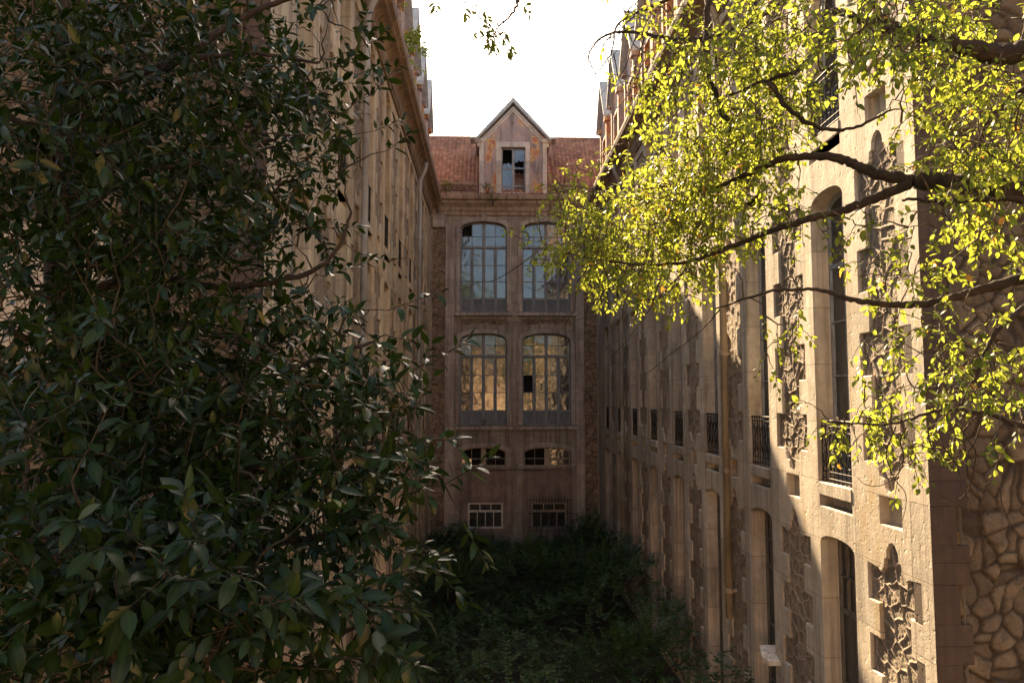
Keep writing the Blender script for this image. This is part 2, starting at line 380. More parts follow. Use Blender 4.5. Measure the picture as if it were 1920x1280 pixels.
def rubble_mesh(name, u0, u1, z0, z1, step, T, d0, mat, seed, stone=.30, style='cord', amp=1.0, off=(0, 0)):
    nu = max(2, int((u1 - u0) / step)); nz = max(2, int((z1 - z0) / step))
    U, Z = np.meshgrid(np.linspace(u0, u1, nu + 1), np.linspace(z0, z1, nz + 1), indexing='ij')
    u = U + off[0]; z = Z + off[1]
    wp = .10 if style == 'cord' else .30; pr = .22 if style == 'cord' else .55
    wu = u + wp * (vnoise(u, z, seed + 5, pr) - .5) + .06 * (vnoise(u, z, seed + 8, .1) - .5) * (style != 'cord'); wz = z + wp * (vnoise(u, z, seed + 6, pr) - .5)
    f1, f2, cell = voronoi(wu, wz, stone, stone * .8, seed, .9 if style == 'cord' else 1.35)
    e = f2 - f1
    c1, c2_, cc = voronoi(u + .02 * vnoise(u, z, seed + 4, .05), z, .055, .045, seed + 3, 1.2)
    n = (vnoise(u, z, seed + 1, .16) - .5) * .012 + (cc - .5) * .018 * np.clip((c2_ - c1) / .008, 0, 1) - c1 * .12 + (vnoise(u, z, seed + 3, .03) - .5) * .010
    if style == 'cord':
        j = np.clip(1 - np.abs(e) / max(.030, step * 1.6), 0, 1); j = j * j * (3 - 2 * j)
        h = n * (1 - j) + (cell - .5) * .022 * (1 - j) + j * .030
        joint = np.clip(1 - e / .030, 0, 1)
    else:
        b = np.clip(e / .085, 0, 1); b = np.sqrt(1 - (1 - b) ** 2)
        h = b * .055 + (cell - .5) * .05 + n * .55 + (vnoise(u, z, seed + 9, .2) - .5) * .03
        joint = np.clip(1.25 - e / (.018 + .03 * vnoise(u, z, seed + 12, .3)), 0, 1)
    D = d0 + h * amp
    P = np.stack([U, D, Z], -1).reshape(-1, 3); P = np.array(T(P.T)).T if False else np.stack(T((P[:, 0], P[:, 1], P[:, 2])), -1)
    i, k = np.meshgrid(np.arange(nu), np.arange(nz), indexing='ij'); a = (i * (nz + 1) + k).ravel()
    return mesh_np(name, P, [np.stack([a, a + nz + 1, a + nz + 2, a + 1], -1)], mat, {'joint': joint.ravel(), 'cell': cell.ravel()}, True)

def unit(v): return v / (np.linalg.norm(v, axis=-1, keepdims=True) + 1e-9)
def spline(P, n=8):
    P = [np.array(p, float) for p in P]; out = []
    for i in range(len(P) - 1):
        p0 = P[max(i - 1, 0)]; p1 = P[i]; p2 = P[i + 1]; p3 = P[min(i + 2, len(P) - 1)]
        for k in range(n):
            t_ = k / n; out.append(.5 * ((2 * p1) + (-p0 + p2) * t_ + (2 * p0 - 5 * p1 + 4 * p2 - p3) * t_ ** 2 + (-p0 + 3 * p1 - 3 * p2 + p3) * t_ ** 3))
    out.append(P[-1]); return out

def arch(u0, u1, z0, zs, zc, n=16, p=2.3):
    c = (u0 + u1) / 2; hw = (u1 - u0) / 2
    pts = [(u0, z0), (u1, z0)]
    for i in range(n + 1):
        th = math.pi * i / n; cs, sn = math.cos(th), math.sin(th)
        x = math.copysign(abs(cs) ** (2 / p), cs); y = abs(sn) ** (2 / p)
        pts.append((c + hw * x, zs + (zc - zs) * y))
    return pts
def arch_z(u, u0, u1, zs, zc, p=2.3):
    x = min(1, abs(u - (u0 + u1) / 2) / ((u1 - u0) / 2)); return zs + (zc - zs) * (1 - x ** p) ** (1 / p)

# window: frame plate with pane holes (+ louvred bottom panels), glass sheet behind
def window_meshes(T, u0, u1, z0, zs, zc, cols, transom, toprows, lowrows, kick=0.0, fr=.05, mul=.07, bar=.028, skip=(), dback=0.0, louvre=False, dkick=.0):
    f = MB(T); g = MB(T)
    outer = arch(u0, u1, z0, zs, zc)
    holes = []; panes = []
    W_ = u1 - u0; cw = (W_ - 2 * fr - (len(cols) - 1) * mul)
    tot = sum(cols); x = u0 + fr
    for ci, cwid in enumerate(cols):
        xa = x; xb = x + cw * cwid / tot; x = xb + mul
        zb = z0 + fr + kick
        # lower lights
        lo = zb; hi = transom - mul / 2
        for r in range(lowrows):
            a = lo + (hi - lo) * r / lowrows + (bar / 2 if r else 0); b = lo + (hi - lo) * (r + 1) / lowrows - (bar / 2 if r < lowrows - 1 else 0)
            holes.append([(xa, a), (xb, a), (xb, b), (xa, b)]); panes.append(((ci, r), holes[-1]))
        if kick > .1:
            ka = z0 + fr; kb = z0 + fr + kick - mul * .7
            if louvre:
                holes.append([(xa, ka), (xb, ka), (xb, kb), (xa, kb)])
                nl = int((kb - ka) / .055)
                for q in range(nl):
                    zz = ka + (q + .5) * (kb - ka) / nl
                    f.add([(xa, dback - .035, zz + .022), (xb, dback - .035, zz + .022), (xb, dback + .0, zz - .022), (xa, dback + .0, zz - .022)], [(0, 1, 2, 3)])
        # fanlight
        lo = transom + mul / 2
        nsub = 2 if toprows > 1 else 1
        sw = (xb - xa - (nsub - 1) * bar) / nsub
        if toprows == 0: continue
        for q in range(nsub):
            a = xa + q * (sw + bar); b = a + sw
            top = lambda u: arch_z(u, u0, u1, zs, zc) - fr * 1.1
            mid = lo + (zs - lo) * .5
            segs = [(lo, None)] if toprows == 1 else [(lo, mid - bar / 2), (mid + bar / 2, None)]
            for r, (za, zt) in enumerate(segs):
                if zt is None:
                    l = [(a, za), (b, za)] + [(b + (a - b) * k / 6, max(top(b + (a - b) * k / 6), za + .03)) for k in range(7)]
                else: l = [(a, za), (b, za), (b, zt), (a, zt)]
                holes.append(l); panes.append(((ci, 10 + q * 2 + r), l))
    f.plate(outer, [(h, .045) for h in holes], dback + .02, 0, .008, odepth=.06)
    for key, l in panes:
        if key in skip: continue
        zmin = min(p[1] for p in l); dd = random.uniform(-.004, .004); tl = random.uniform(-.006, .006)
        f_ = [(p[0], dback - .02 + dd + tl * (p[1] - zmin), p[1]) for p in l]
        g.add(f_, [tuple(range(len(l)))])
    return f, g

random.seed(3); np.random.seed(3)
# ------------------------------------------------------------------ setting: ground
gm = MB(); gm.add([(-600, -600, 0), (600, -600, 0), (600, 600, 0), (-600, 600, 0)], [(0, 1, 2, 3)])
tag(gm.obj('ground', M['soil']), kind='structure')

# ------------------------------------------------------------------ the two side wings
W, L = 4.91, -2.70
BAY = 2.977; C0 = 10.71; NB = 8
S1, S2 = H - 1.20, H + 3.95            # sill levels of the two tall storeys
CORN = H + 8.45
def wing(side, y_end, name, label):
    sg = -1 if side == 'R' else 1       # outward direction along X
    X0 = W if side == 'R' else L
    root = empty(name, (X0, y_end, 0)); tag(root, label, 'building')
    T = lambda p: (X0 + sg * p[1], p[0], p[2])
    mw = M['ashlar'] if side == 'R' else M['ashlar_bounce']
    bays = [C0 + BAY * i for i in range(NB)]
    holes = []
    hw = .515
    panels = []
    rnd = random.Random(5 if side == 'R' else 9)
    for i, c in enumerate(bays):
        j = lambda: rnd.uniform(-.006, .006)
        holes.append((arch(c - hw, c + hw, .35, H - 2.10, H - 1.96), .36))
        holes.append((arch(c - hw, c + hw, S1 + .002, S1 + 4.05, S1 + 4.27), .36))
        holes.append((arch(c - hw, c + hw, S2 + .002, S2 + 3.95, S2 + 4.17), .36))
        for s_ in (S1, S2): holes.append(([(c - hw + .02, s_ - .35), (c + hw - .02, s_ - .35), (c + hw - .02, s_ - .19), (c - hw + .02, s_ - .19)], .22))
        holes.append(([(c - hw + .02, 8.0 - 7.9), (c + hw - .02, .1), (c + hw - .02, .25), (c - hw + .02, .25)], .2))
        pc = c - BAY / 2
        if pc - .7 < y_end: continue
        for (zb, zt, kind) in ((.2, H - 2.09, 'low'), (S1 + .42, S1 + 4.27, 'mid'), (S2 + .42, S2 + 4.05, 'top')):
            n = int((zt - zb) / .43); n -= (n % 2 == 0); st = (zt - zb) / n
            def side_pts(sgn, phase):
                pts = []
                for k in range(n):
                    wide = (k + phase) % 2 == 0
                    x = pc + sgn * ((.60 if wide else .34) + j())
                    pts += [(x, zb + k * st), (x, zb + (k + 1) * st)]
                return pts
            rgt = side_pts(1, 0); lft = side_pts(-1, 0)
            loop = []
            if kind != 'low':            # drooping cusp at the foot
                loop += [(pc - .34, zb), (pc - .25, zb - .06), (pc - .21, zb - .16), (pc - .12, zb - .20), (pc - .09, zb - .30), (pc, zb - .35), (pc + .09, zb - .30), (pc + .12, zb - .20), (pc + .21, zb - .16), (pc + .25, zb - .06), (pc + .34, zb)]
            loop += rgt
            if kind != 'top':            # ogee cusp at the head
                loop += [(pc + .36, zt - .02), (pc + .28, zt - .06), (pc + .20, zt + .02), (pc + .18, zt + .12), (pc + .13, zt + .14), (pc + .12, zt + .24), (pc + .06, zt + .32), (pc, zt + .345), (pc - .06, zt + .32), (pc - .12, zt + .24), (pc - .13, zt + .14), (pc - .18, zt + .12), (pc - .20, zt + .02), (pc - .28, zt - .06), (pc - .36, zt - .02)]
            loop += lft[::-1]
            cl = []
            for p in loop:
                if not cl or math.dist(p, cl[-1]) > 1e-3: cl.append(p)
            if math.dist(cl[0], cl[-1]) < 1e-3: cl.pop()
            holes.append((cl, .13)); panels.append((pc, zb, zt))
        for s_ in (S1, S2):
            holes.append(([(pc - .25, s_ - .34), (pc + .25, s_ - .34), (pc + .25, s_), (pc - .25, s_)], .13))
    f = MB(T)
    f.plate([(y_end, 0), (34.0, 0), (34.0, CORN + .3), (y_end, CORN + .3)], holes, 0, 0, .014)
    # back faces of the recesses, closing slabs
    f.add([(y_end + .01, -.36, 0), (34, -.36, 0), (34, -.36, CORN + .3), (y_end + .01, -.36, CORN + .3)], [(0, 1, 2, 3)])
    for c in bays:
        pc = c - BAY / 2
        for s_ in (S1, S2):
            f.add([(pc - .27, -.129, s_ - .36), (pc + .27, -.129, s_ - .36), (pc + .27, -.127, s_ + .02), (pc - .27, -.127, s_ + .02)], [(0, 1, 2, 3)])
            f.add([(c - hw, -.21, s_ - .37), (c + hw, -.21, s_ - .37), (c + hw, -.21, s_ - .17), (c - hw, -.21, s_ - .17)], [(0, 1, 2, 3)])
        f.add([(c - hw, -.19, .08), (c + hw, -.19, .08), (c + hw, -.19, .3), (c - hw, -.19, .3)], [(0, 1, 2, 3)])
    wall = f.obj('wall', mw, root)
    # stone sills in the tall windows
    for i, c in enumerate(bays):
        for s_ in (S1, S2):
            b = MB(T); b.box((c - hw + .003, -.30, s_ - .19), (c + hw - .003, .012, s_ - .002), .012)
            b.obj('sill', mw, root, loc=T((c, 0, s_)))
    # rubble infill
    for k, (pc, zb, zt) in enumerate(panels):
        st = .0105 if pc < 14 and side == 'R' else (.035 if pc < 18 else .06)
        base = T((pc, 0, zb))
        Tl = lambda p, b=base: tuple(q - r for q, r in zip((X0 + sg * p[1], p[0], p[2]), b))
        me = rubble_mesh('rubble_panel', pc - .63, pc + .63, zb - .38, zt + .37, st, Tl, -.048, M['rubble'], 11 + k, .25, 'cord', .5)
        link('rubble_panel', me, root, base)
    for i, c in enumerate(bays):
        pc = c - BAY / 2
        if pc - .7 < y_end: continue
    # windows (shared meshes)
    Tw = lambda p: (sg * p[1], p[0], p[2])
    kinds = []
    for (z0, zs, zc, tr) in ((.38, H - 2.10, H - 1.96, H - 3.05), (S1, S1 + 4.05, S1 + 4.27, S1 + 3.2), (S2, S2 + 3.95, S2 + 4.17, S2 + 3.15)):
        fr_, gl = window_meshes(Tw, -hw, hw, 0, zs - z0, zc - z0, (1, 1), tr - z0, 2 if z0 < 1 else 1, 3, kick=.7, fr=.055, mul=.075, bar=.03, dback=-.27)
        mt = M['window_wood'] if z0 > 1 else M['dark_wood']
        kinds.append((z0, fr_.mesh('window', mt), gl.mesh('pane', M['glass_dark'])))
    for c in bays:
        for z0, mf, mg in kinds:
            o = link('window', mf, root, (X0, c, z0)); link('pane', mg, o, (X0, c, z0))
    # iron balcony railings
    r = MB(Tw); d = -.06
    for zz, rr in ((.90, .018), (.82, .009), (.16, .009), (.06, .012)): r.tube([(-hw, d, zz), (hw, d, zz)], rr, 6)
    nb = 8
    for q in range(nb + 1):
        u = -hw + .02 + (2 * hw - .04) * q / nb
        r.tube([(u, d, .0), (u, d, .9)], .008, 5)
    for q in range(nb // 2):
        u = -hw + .02 + (2 * hw - .04) * (q * 2 + 1) / nb
        for zc_, rad in ((.34, .085), (.64, .085), (.49, .05)):
            r.tube([(u + rad * math.cos(a * math.pi / 6), d + .008, zc_ + rad * 1.2 * math.sin(a * math.pi / 6)) for a in range(13)], .006, 4)
        r.tube([(u - .12, d - .008, .17), (u + .12, d - .008, .81)], .006, 4); r.tube([(u + .12, d - .008, .17), (u - .12, d - .008, .81)], .006, 4)
    mr = r.mesh('railing', M['iron'])
    for c in bays:
        for s_ in (S1, S2): link('railing', mr, root, (X0, c, s_))
    # cornice: a moulded profile
    prof = [(-.02, CORN - .18), (.06, CORN - .18), (.07, CORN - .06), (.10, CORN - .04)]
    for k in range(7):
        a = k / 6 * math.pi / 2; prof.append((.10 + .26 * (1 - math.cos(a)), CORN - .02 + .32 * math.sin(a)))
    prof += [(.40, CORN + .32), (.40, CORN + .38), (.50, CORN + .44), (.53, CORN + .56), (.53, CORN + .64), (.42, CORN + .68), (-.4, CORN + .74)]
    cn = MB(T); ys = [y_end - .35]; rr = random.Random(2)
    while ys[-1] < 33.4: ys.append(min(33.45, ys[-1] + rr.uniform(.85, 1.2)))
    for ya, yb in zip(ys[:-1], ys[1:]):
        o_ = rr.uniform(-.006, .006); n = len(prof)
        vs = [(ya + .004, p[0] + (o_ if p[0] > 0 else 0), p[1] + o_) for p in prof] + [(yb - .004, p[0] + (o_ if p[0] > 0 else 0), p[1] + o_) for p in prof]
        cn.add(vs, [(i, i + 1, n + i + 1, n + i) for i in range(n - 1)] + [tuple(range(n)), tuple(range(2 * n - 1, n - 1, -1))])
    cn.add([(y_end - .3, -.4, CORN - .1), (33.4, -.4, CORN - .1), (33.4, .09, CORN - .1), (y_end - .3, .09, CORN - .1), (y_end - .3, -.4, CORN + .6), (33.4, -.4, CORN + .6), (33.4, .09, CORN + .6), (y_end - .3, .09, CORN + .6)], [(0, 1, 2, 3), (4, 5, 6, 7), (0, 1, 5, 4), (1, 2, 6, 5), (2, 3, 7, 6), (3, 0, 4, 7)])
    cn.obj('cornice', M['cornice'], root)
    # drainpipes
    for pi, pc in enumerate((15.17, 27.08)):
        zb = H - 4.3 if pi == 0 and side == 'R' else .8
        zt = CORN + .1
        p = MB(T); p.tube([(pc, .15, zb), (pc, .15, zt - .62), (pc, .165, zt - .52), (pc, .24, zt - .34), (pc, .32, zt - .18), (pc, .34, zt - .05), (pc, .34, zt + .1)], .072, 12)
        mt = M['pipe'] if side == 'L' or pi else M['pipe_ochre']
        po = p.obj('drainpipe', mt, root, loc=T((pc, .15, zb)), smooth=True)
        zz = zb + .5
        while zz < zt - 1.2:
            q = MB(T); q.tube([(pc, .15, zz), (pc, .15, zz + .09)], .092, 12); q.box((pc - .02, -.02, zz + .02), (pc + .02, .10, zz + .06))
            q.obj('collar', mt, po, loc=T((pc, .15, zz))); zz += 2.35
    # dormers, one above every bay, flush with the wall
    dz = CORN + .62; pk = H + 13.75; ev = H + 11.95
    for c in bays + ([C0 - BAY] if y_end < 9.2 - 9 else []):
        b = MB(T); hwid = .92
        b.plate([(c - hwid, dz), (c + hwid, dz), (c + hwid, ev), (c, pk - .18), (c - hwid, ev)], [(arch(c - .38, c + .38, dz + .15, dz + 2.0, dz + 2.05), .25)], -.02, 0, .01)
        b.add([(c - .4, -.30, dz), (c + .4, -.30, dz), (c + .4, -.30, dz + 2.1), (c - .4, -.30, dz + 2.1)], [(0, 1, 2, 3)])
        for s_ in (-1, 1):
            b.add([(c + s_ * hwid, -.02, dz), (c + s_ * hwid, -3.4, dz), (c + s_ * hwid, -3.4, ev), (c + s_ * hwid, -.02, ev)], [(0, 1, 2, 3)])
            b.box((c + s_ * (hwid - .02), -.2, dz), (c + s_ * (hwid - .22), .05, ev - .1), .01)
            b.box((c + s_ * (hwid + .06), -.25, ev - .28), (c + s_ * (hwid - .26), .13, ev - .08), .01)
            b.box((c + s_ * .40, -.10, dz + .02), (c + s_ * .52, .015, dz + 2.2), .008)
        b.box((c - .39, -.10, dz + 2.06), (c + .39, .015, dz + 2.2), .008)
        dm = b.obj('dormer', M['peel_side'], root, loc=T((c, 0, dz)))
        k = MB(T)
        for s_ in (-1, 1):
            a0 = (c + s_ * (hwid + .22), ev - .06); a1 = (c, pk); th = .12
            n_ = (0, th)
            vs = []
            for dd in (.20, -3.6):
                vs += [(a0[0], dd, a0[1]), (a1[0], dd, a1[1]), (a1[0], dd, a1[1] - th * 1.4), (a0[0], dd, a0[1] - th)]
            k.add(vs, [(0, 1, 2, 3), (4, 5, 6, 7), (0, 1, 5, 4), (3, 2, 6, 7), (0, 3, 7, 4), (1, 2, 6, 5)])
        k.obj('dormer_roof', M['cap'], dm, loc=T((c, 0, pk)))
        fw, gw = window_meshes(T, c - .37, c + .37, dz + .16, dz + 1.98, dz + 2.02, (1, 1), dz + 1.5, 1, 2, fr=.04, mul=.05, bar=.025, dback=-.16)
        wo = fw.obj('dormer_window', M['cream_wood'], dm, loc=T((c, -.16, dz + .16))); gw.obj('pane', M['glass_dark'], dm, loc=T((c, -.16, dz + .16)))
    # roof behind the dormers and closed body
    rf = MB(T); ya = y_end - .2
    rf.add([(ya, .3, dz + .05), (35.5, .3, dz + .05), (35.5, -4.2, H + 13.2), (ya, -4.2, H + 13.2), (35.5, -8.5, dz), (ya, -8.5, dz)], [(0, 1, 2, 3), (3, 2, 4, 5), (0, 3, 5), (1, 2, 4)])
    rf.obj('roof', M['tile'], root)
    bd = MB(T)
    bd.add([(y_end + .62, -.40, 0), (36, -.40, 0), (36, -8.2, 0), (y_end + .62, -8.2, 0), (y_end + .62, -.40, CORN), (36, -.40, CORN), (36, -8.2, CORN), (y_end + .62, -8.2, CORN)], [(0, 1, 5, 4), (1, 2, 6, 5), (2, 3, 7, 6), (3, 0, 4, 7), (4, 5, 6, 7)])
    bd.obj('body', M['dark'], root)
    return root, X0, sg
rwing, _, _ = wing('R', 8.38, 'right_wing', 'long stone wing on the right with sunlit near end and toothed rubble panels')
lwing, _, _ = wing('L', 9.0, 'left_wing', 'long shaded stone wing on the left, half hidden behind the evergreen tree')

# end walls of the wings (they face the camera side)
def end_wall(root, X0, sg, y_end, x_far, seed):
    T = lambda p: (p[0], y_end - p[1], p[2])
    q = MB(T); x0 = X0; xq = X0 - sg * .30
    # quoin strip with toothed inner edge
    z = 0; k = 0
    while z < CORN:
        h_ = .43; xx = xq + (-sg * .0 if k % 2 else -sg * .13)
        q.box((x0 - sg * .004, -.4, z), (xx, 0.0 + (.0 if k % 2 else .004), min(z + h_, CORN)), .006); z += h_; k += 1
    q.obj('quoin', M['quoin'], root, loc=T((x0, 0, 0)))
    a, b = sorted((X0 - sg * .2, x_far))
    base = T((a, 0, 0)); Tl = lambda p: (p[0] - base[0], (y_end - p[1]) - base[1], p[2] - base[2])
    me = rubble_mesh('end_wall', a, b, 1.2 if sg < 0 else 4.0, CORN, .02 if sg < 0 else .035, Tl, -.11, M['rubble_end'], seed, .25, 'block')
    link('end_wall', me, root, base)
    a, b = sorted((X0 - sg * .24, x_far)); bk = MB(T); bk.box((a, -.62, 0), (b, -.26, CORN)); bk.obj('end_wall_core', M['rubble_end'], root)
end_wall(rwing, W, -1, 8.38, 8.6, 40)
end_wall(lwing, L, 1, 9.0, -9.5, 77)
# closed cream shutters in the left end wall
Tl_ = lambda p: (p[0], 9.0 - p[1], p[2])
sh = MB(Tl_); p0 = at(20, 660, 8.9); p1 = at(175, 440, 8.9)
sh.plate([(p0[0] - .15, p0[2] - .15), (p1[0] + .15, p0[2] - .15), (p1[0] + .15, p1[2] + .15), (p0[0] - .15, p1[2] + .15)],
         [([(p0[0] + (p1[0] - p0[0]) * (i + .06) / 2, p0[2] + (p1[2] - p0[2]) * (j + .06) / 2), (p0[0] + (p1[0] - p0[0]) * (i + .94) / 2, p0[2] + (p1[2] - p0[2]) * (j + .06) / 2),
            (p0[0] + (p1[0] - p0[0]) * (i + .94) / 2, p0[2] + (p1[2] - p0[2]) * (j + .94) / 2), (p0[0] + (p1[0] - p0[0]) * (i + .06) / 2, p0[2] + (p1[2] - p0[2]) * (j + .94) / 2)], .03) for i in range(2) for j in range(2)], .10, 0, .01, odepth=.2)
sh.box((p0[0], .04, p0[2]), (p1[0], .072, p1[2]))
sh.obj('shutter', M['cream_wood'], lwing)

# ------------------------------------------------------------------ the building across the end
YF = 34.0
cb_ = empty('centre_building', (1.1, YF, 0)); tag(cb_, 'grimy three storey stone building closing the end of the courtyard, with a steep gabled dormer', 'building')
T = lambda p: (p[0], YF - p[1], p[2])
WL, WR = (-1.34, .77), (1.48, 3.66)
f = MB(T); holes = []
for a, b in (WL, WR):
    holes += [(arch(a, b, H + 3.98, H + 7.75, H + 8.14, 20, 2.4), .34), (arch(a, b, H - 1.12, H + 2.62, H + 3.01, 20, 2.4), .34), (arch(a + .06, b - .02, H - 2.96, H - 2.42, H - 2.10, 20, 2.4), .30)]
    holes.append(([(a - .02, H - 6.6), (b + .02, H - 6.6), (b + .02, H - 3.06), (a - .02, H - 3.06)], .05))
    holes.append(([(a - .03, H + 3.36), (a + .5, H + 3.42), ((a + b) / 2, H + 3.47), (b - .5, H + 3.42), (b + .03, H + 3.36), (b + .03, H + 3.66), (a - .03, H + 3.66)], .05))
for a, b in ((-2.62, -2.03), (4.29, 4.86)):
    holes.append(([(a, H - 6.6), (b, H - 6.6), (b, H + 7.85), (a, H + 7.85)], .06))
f.plate([(L, 0), (W, 0), (W, H + 8.7), (L, H + 8.7)], holes, 0, 0, .012)
f.add([(L, -.36, H - 3.0), (W, -.36, H - 3.0), (W, -.36, H + 8.6), (L, -.36, H + 8.6)], [])
ft = MB(T)
# arch hoods, pilasters, quoin stacks, sills
for a, b in (WL, WR):
    for z0, zs, zc in ((H + 3.98, H + 7.75, H + 8.14), (H - 1.12, H + 2.62, H + 3.01), (H - 2.96, H - 2.42, H - 2.10)):
        o_ = arch(a - .19, b + .19, z0 + .02, zs + .06, zc + .19, 20, 2.5); i_ = arch(a + (.06 if z0 < H - 2 else 0), b - (.02 if z0 < H - 2 else 0), z0 + .03, zs, zc, 20, 2.4)
        ft.plate(o_, [(i_, .06)], .055, 0, .012, odepth=.055)
    ft.box((a - .27, -.1, H + 3.80), (b + .27, .14, H + 3.96), .015)
    ft.box((a - .27, -.1, H - 1.32), (b + .27, .13, H - 1.15), .015)
    ft.box((a - .05, -.1, H - 3.04), (b + .05, .05, H - 2.965), .01)
    ft.box((.5 * (a + b) - .10, .0, H + 8.16), (.5 * (a + b) + .10, .12, H + 8.44), .012)
for a, b in ((-2.02, -1.62), (3.90, 4.28)): ft.box((a, -.05, .3), (b, .045, H + 8.0), .012)
ft.box((-2.62, -.05, H + 7.86), (-2.08, .10, H + 8.42), .015); ft.box((4.3, -.05, H + 7.86), (4.84, .10, H + 8.42), .015)
rq = random.Random(4)
for xc in (1.125, 3.86 + .0):
    z = H - 6.4
    while z < H + 3.3:
        h_ = rq.uniform(.14, .24); ww = rq.uniform(.06, .085)
        if xc < 2: ft.box((xc - ww, -.03, z), (xc + ww, .03, z + h_ - .015), .008)
        z += h_
ft.obj('stone_trim', M['front_trim'], cb_)
f.obj('wall', M['front'], cb_)
for a, b, zb, zt in ((-2.62, -2.03, H - 6.6, H + 7.85), (4.29, 4.86, H - 6.6, H + 7.85), (WL[0] - .03, WL[1] + .03, H + 3.34, H + 3.7), (WR[0] - .03, WR[1] + .03, H + 3.34, H + 3.7)):
    base = T((a, 0, zb)); Tq = lambda p, b_=base: (p[0] - b_[0], (YF - p[1]) - b_[1], p[2] - b_[2])
    link('rubble_strip', rubble_mesh('rubble_strip', a, b, zb, zt, .05, Tq, -.045, M['strip'], 50, .3, 'cord', .5), cb_, base)
for a, b in (WL, WR):
    p = MB(T); xs = (a + .38, a + 1.95) if a < 0 else (a + .40, a + 1.95)
    p.plate([(a - .02, H - 6.6), (b + .02, H - 6.6), (b + .02, H - 3.06), (a - .02, H - 3.06)], [([(xs[0], H - 5.68), (xs[1], H - 5.68), (xs[1], H - 4.55), (xs[0], H - 4.55)], .25)], -.045, 0, .006)
    p.obj('plaster_infill', M['plaster'], cb_)
    for (z0, zs, zc, tr, kick) in ((H + 3.98, H + 7.75, H + 8.14, H + 6.98, .62), (H - 1.12, H + 2.62, H + 3.01, H + 1.98, .62)):
        sk = {(0, 11)} if z0 > H and a < 0 else ({(0, 1)} if a > 0 and z0 < H else set())
        fr_, gl = window_meshes(T, a, b, z0, zs, zc, (1, 1, 1, 1), tr, 0, 3, kick=kick, fr=.06, mul=.15, bar=.03, dback=-.22, louvre=True)
        # fanlight: two lights of two by two
        fr_.V = []; fr_.F = []; gl.V = []; gl.F = []
        fr2, g2 = window_meshes(T, a, b, z0, zs, zc, (1, 1), tr, 2, 0, fr=.06, mul=.15, bar=.03, dback=-.22, skip=sk)
        # compose: lower leaves plus fanlight on one plate
        outer = arch(a, b, z0, zs, zc); holes = []; panes = []
        fr, mul, bar = .06, .15, .03
        cw = (b - a - 2 * fr - 3 * mul) / 4
        for ci in range(4):
            xa = a + fr + ci * (cw + mul); xb = xa + cw
            ka, kb = z0 + fr, z0 + fr + kick - .1
            holes.append([(xa, ka), (xb, ka), (xb, kb), (xa, kb)])
            for q in range(9):
                zz = ka + (q + .5) * (kb - ka) / 9
                fr_.add([(xa, -.262, zz + .026), (xb, -.262, zz + .026), (xb, -.225, zz - .026), (xa, -.225, zz - .026)], [(0, 1, 2, 3)])
            fr_.box((xa, -.28, ka), (xb, -.268, kb))
            lo, hi = z0 + fr + kick, tr - .07
            for r in range(3):
                za = lo + (hi - lo) * r / 3 + (bar / 2 if r else 0); zb = lo + (hi - lo) * (r + 1) / 3 - (bar / 2 if r < 2 else 0)
                l = [(xa, za), (xb, za), (xb, zb), (xa, zb)]; holes.append(l); panes.append(((ci, r), l))
        cw2 = (b - a - 2 * fr - mul) / 2
        for ci in range(2):
            xa = a + fr + ci * (cw2 + mul); xb = xa + cw2; sw = (xb - xa - bar) / 2
            for q in range(2):
                u0_ = xa + q * (sw + bar); u1_ = u0_ + sw; lo = tr + .07; mid = lo + .42
                l1 = [(u0_, lo), (u1_, lo), (u1_, mid), (u0_, mid)]
                top = lambda u: max(arch_z(u, a, b, zs, zc, 2.4) - .07, mid + .07)
                l2 = [(u0_, mid + bar), (u1_, mid + bar)] + [(u1_ + (u0_ - u1_) * k / 6, top(u1_ + (u0_ - u1_) * k / 6)) for k in range(7)]
                holes += [l1, l2]; panes += [((ci, 10 + 2 * q), l1), ((ci, 11 + 2 * q), l2)]
        fr_.plate(outer, [(h_, .045) for h_ in holes], -.20, 0, .008, odepth=.06)
        for ci in (0, 1, 2):       # raised astragals on the leaves
            um = a + fr + (ci + 1) * cw + (ci + .5) * mul
            fr_.box((um - (.045 if ci == 1 else .022), -.21, z0 + .05), (um + (.045 if ci == 1 else .022), -.165, tr - .08), .006)
        fr_.box((a + .02, -.21, tr - .045), (b - .02, -.15, tr + .045), .008)
        o = fr_.obj('window', M['window_wood'], cb_, loc=T((a, -.2, z0)))
        for key, l in panes:
            if key in sk: continue
            dd = random.uniform(-.003, .003); tu = random.uniform(-.014, .014); tz = random.uniform(-.014, .014); m0 = l[0]
            gl.add([(q[0], -.235 + dd + tu * (q[0] - m0[0]) + tz * (q[1] - m0[1]), q[1]) for q in l], [tuple(range(len(l)))])
        gl.obj('pane', M['glass'], o, loc=T((a, -.2, z0)))
    # lunette
    fr_, gl = window_meshes(T, a + .06, b - .02, H - 2.96, H - 2.42, H - 2.10, (1, 1), H - 2.95, 0, 0, fr=.05, mul=.22, dback=-.2)
    fr_ = MB(T); gl = MB(T); za = H - 2.96; a_, b_ = a + .06, b - .02; hs = []
    for ci in range(2):
        x0_ = a_ + .06 + ci * ((b_ - a_ - .12 - .24) / 2 + .24); ww = (b_ - a_ - .36) / 2
        for q in range(2):
            u0_ = x0_ + q * (ww / 2 + .012); u1_ = u0_ + ww / 2 - .012
            for r in range(2):
                zl = za + .06 + r * .30; top = lambda u: (za + .06 + .27) if r == 0 else max(arch_z(u, a_, b_, H - 2.42, H - 2.10, 2.4) - .06, zl + .05)
                l = [(u0_, zl), (u1_, zl)] + [(u1_ + (u0_ - u1_) * k / 4, top(u1_ + (u0_ - u1_) * k / 4)) for k in range(5)]
                hs.append(l)
                if (a > 0 and ci == 1) or (ci == 0 and q == 0 and r == 0 and a < 0): gl.add([(p_[0], -.23, p_[1]) for p_ in l], [tuple(range(len(l)))])
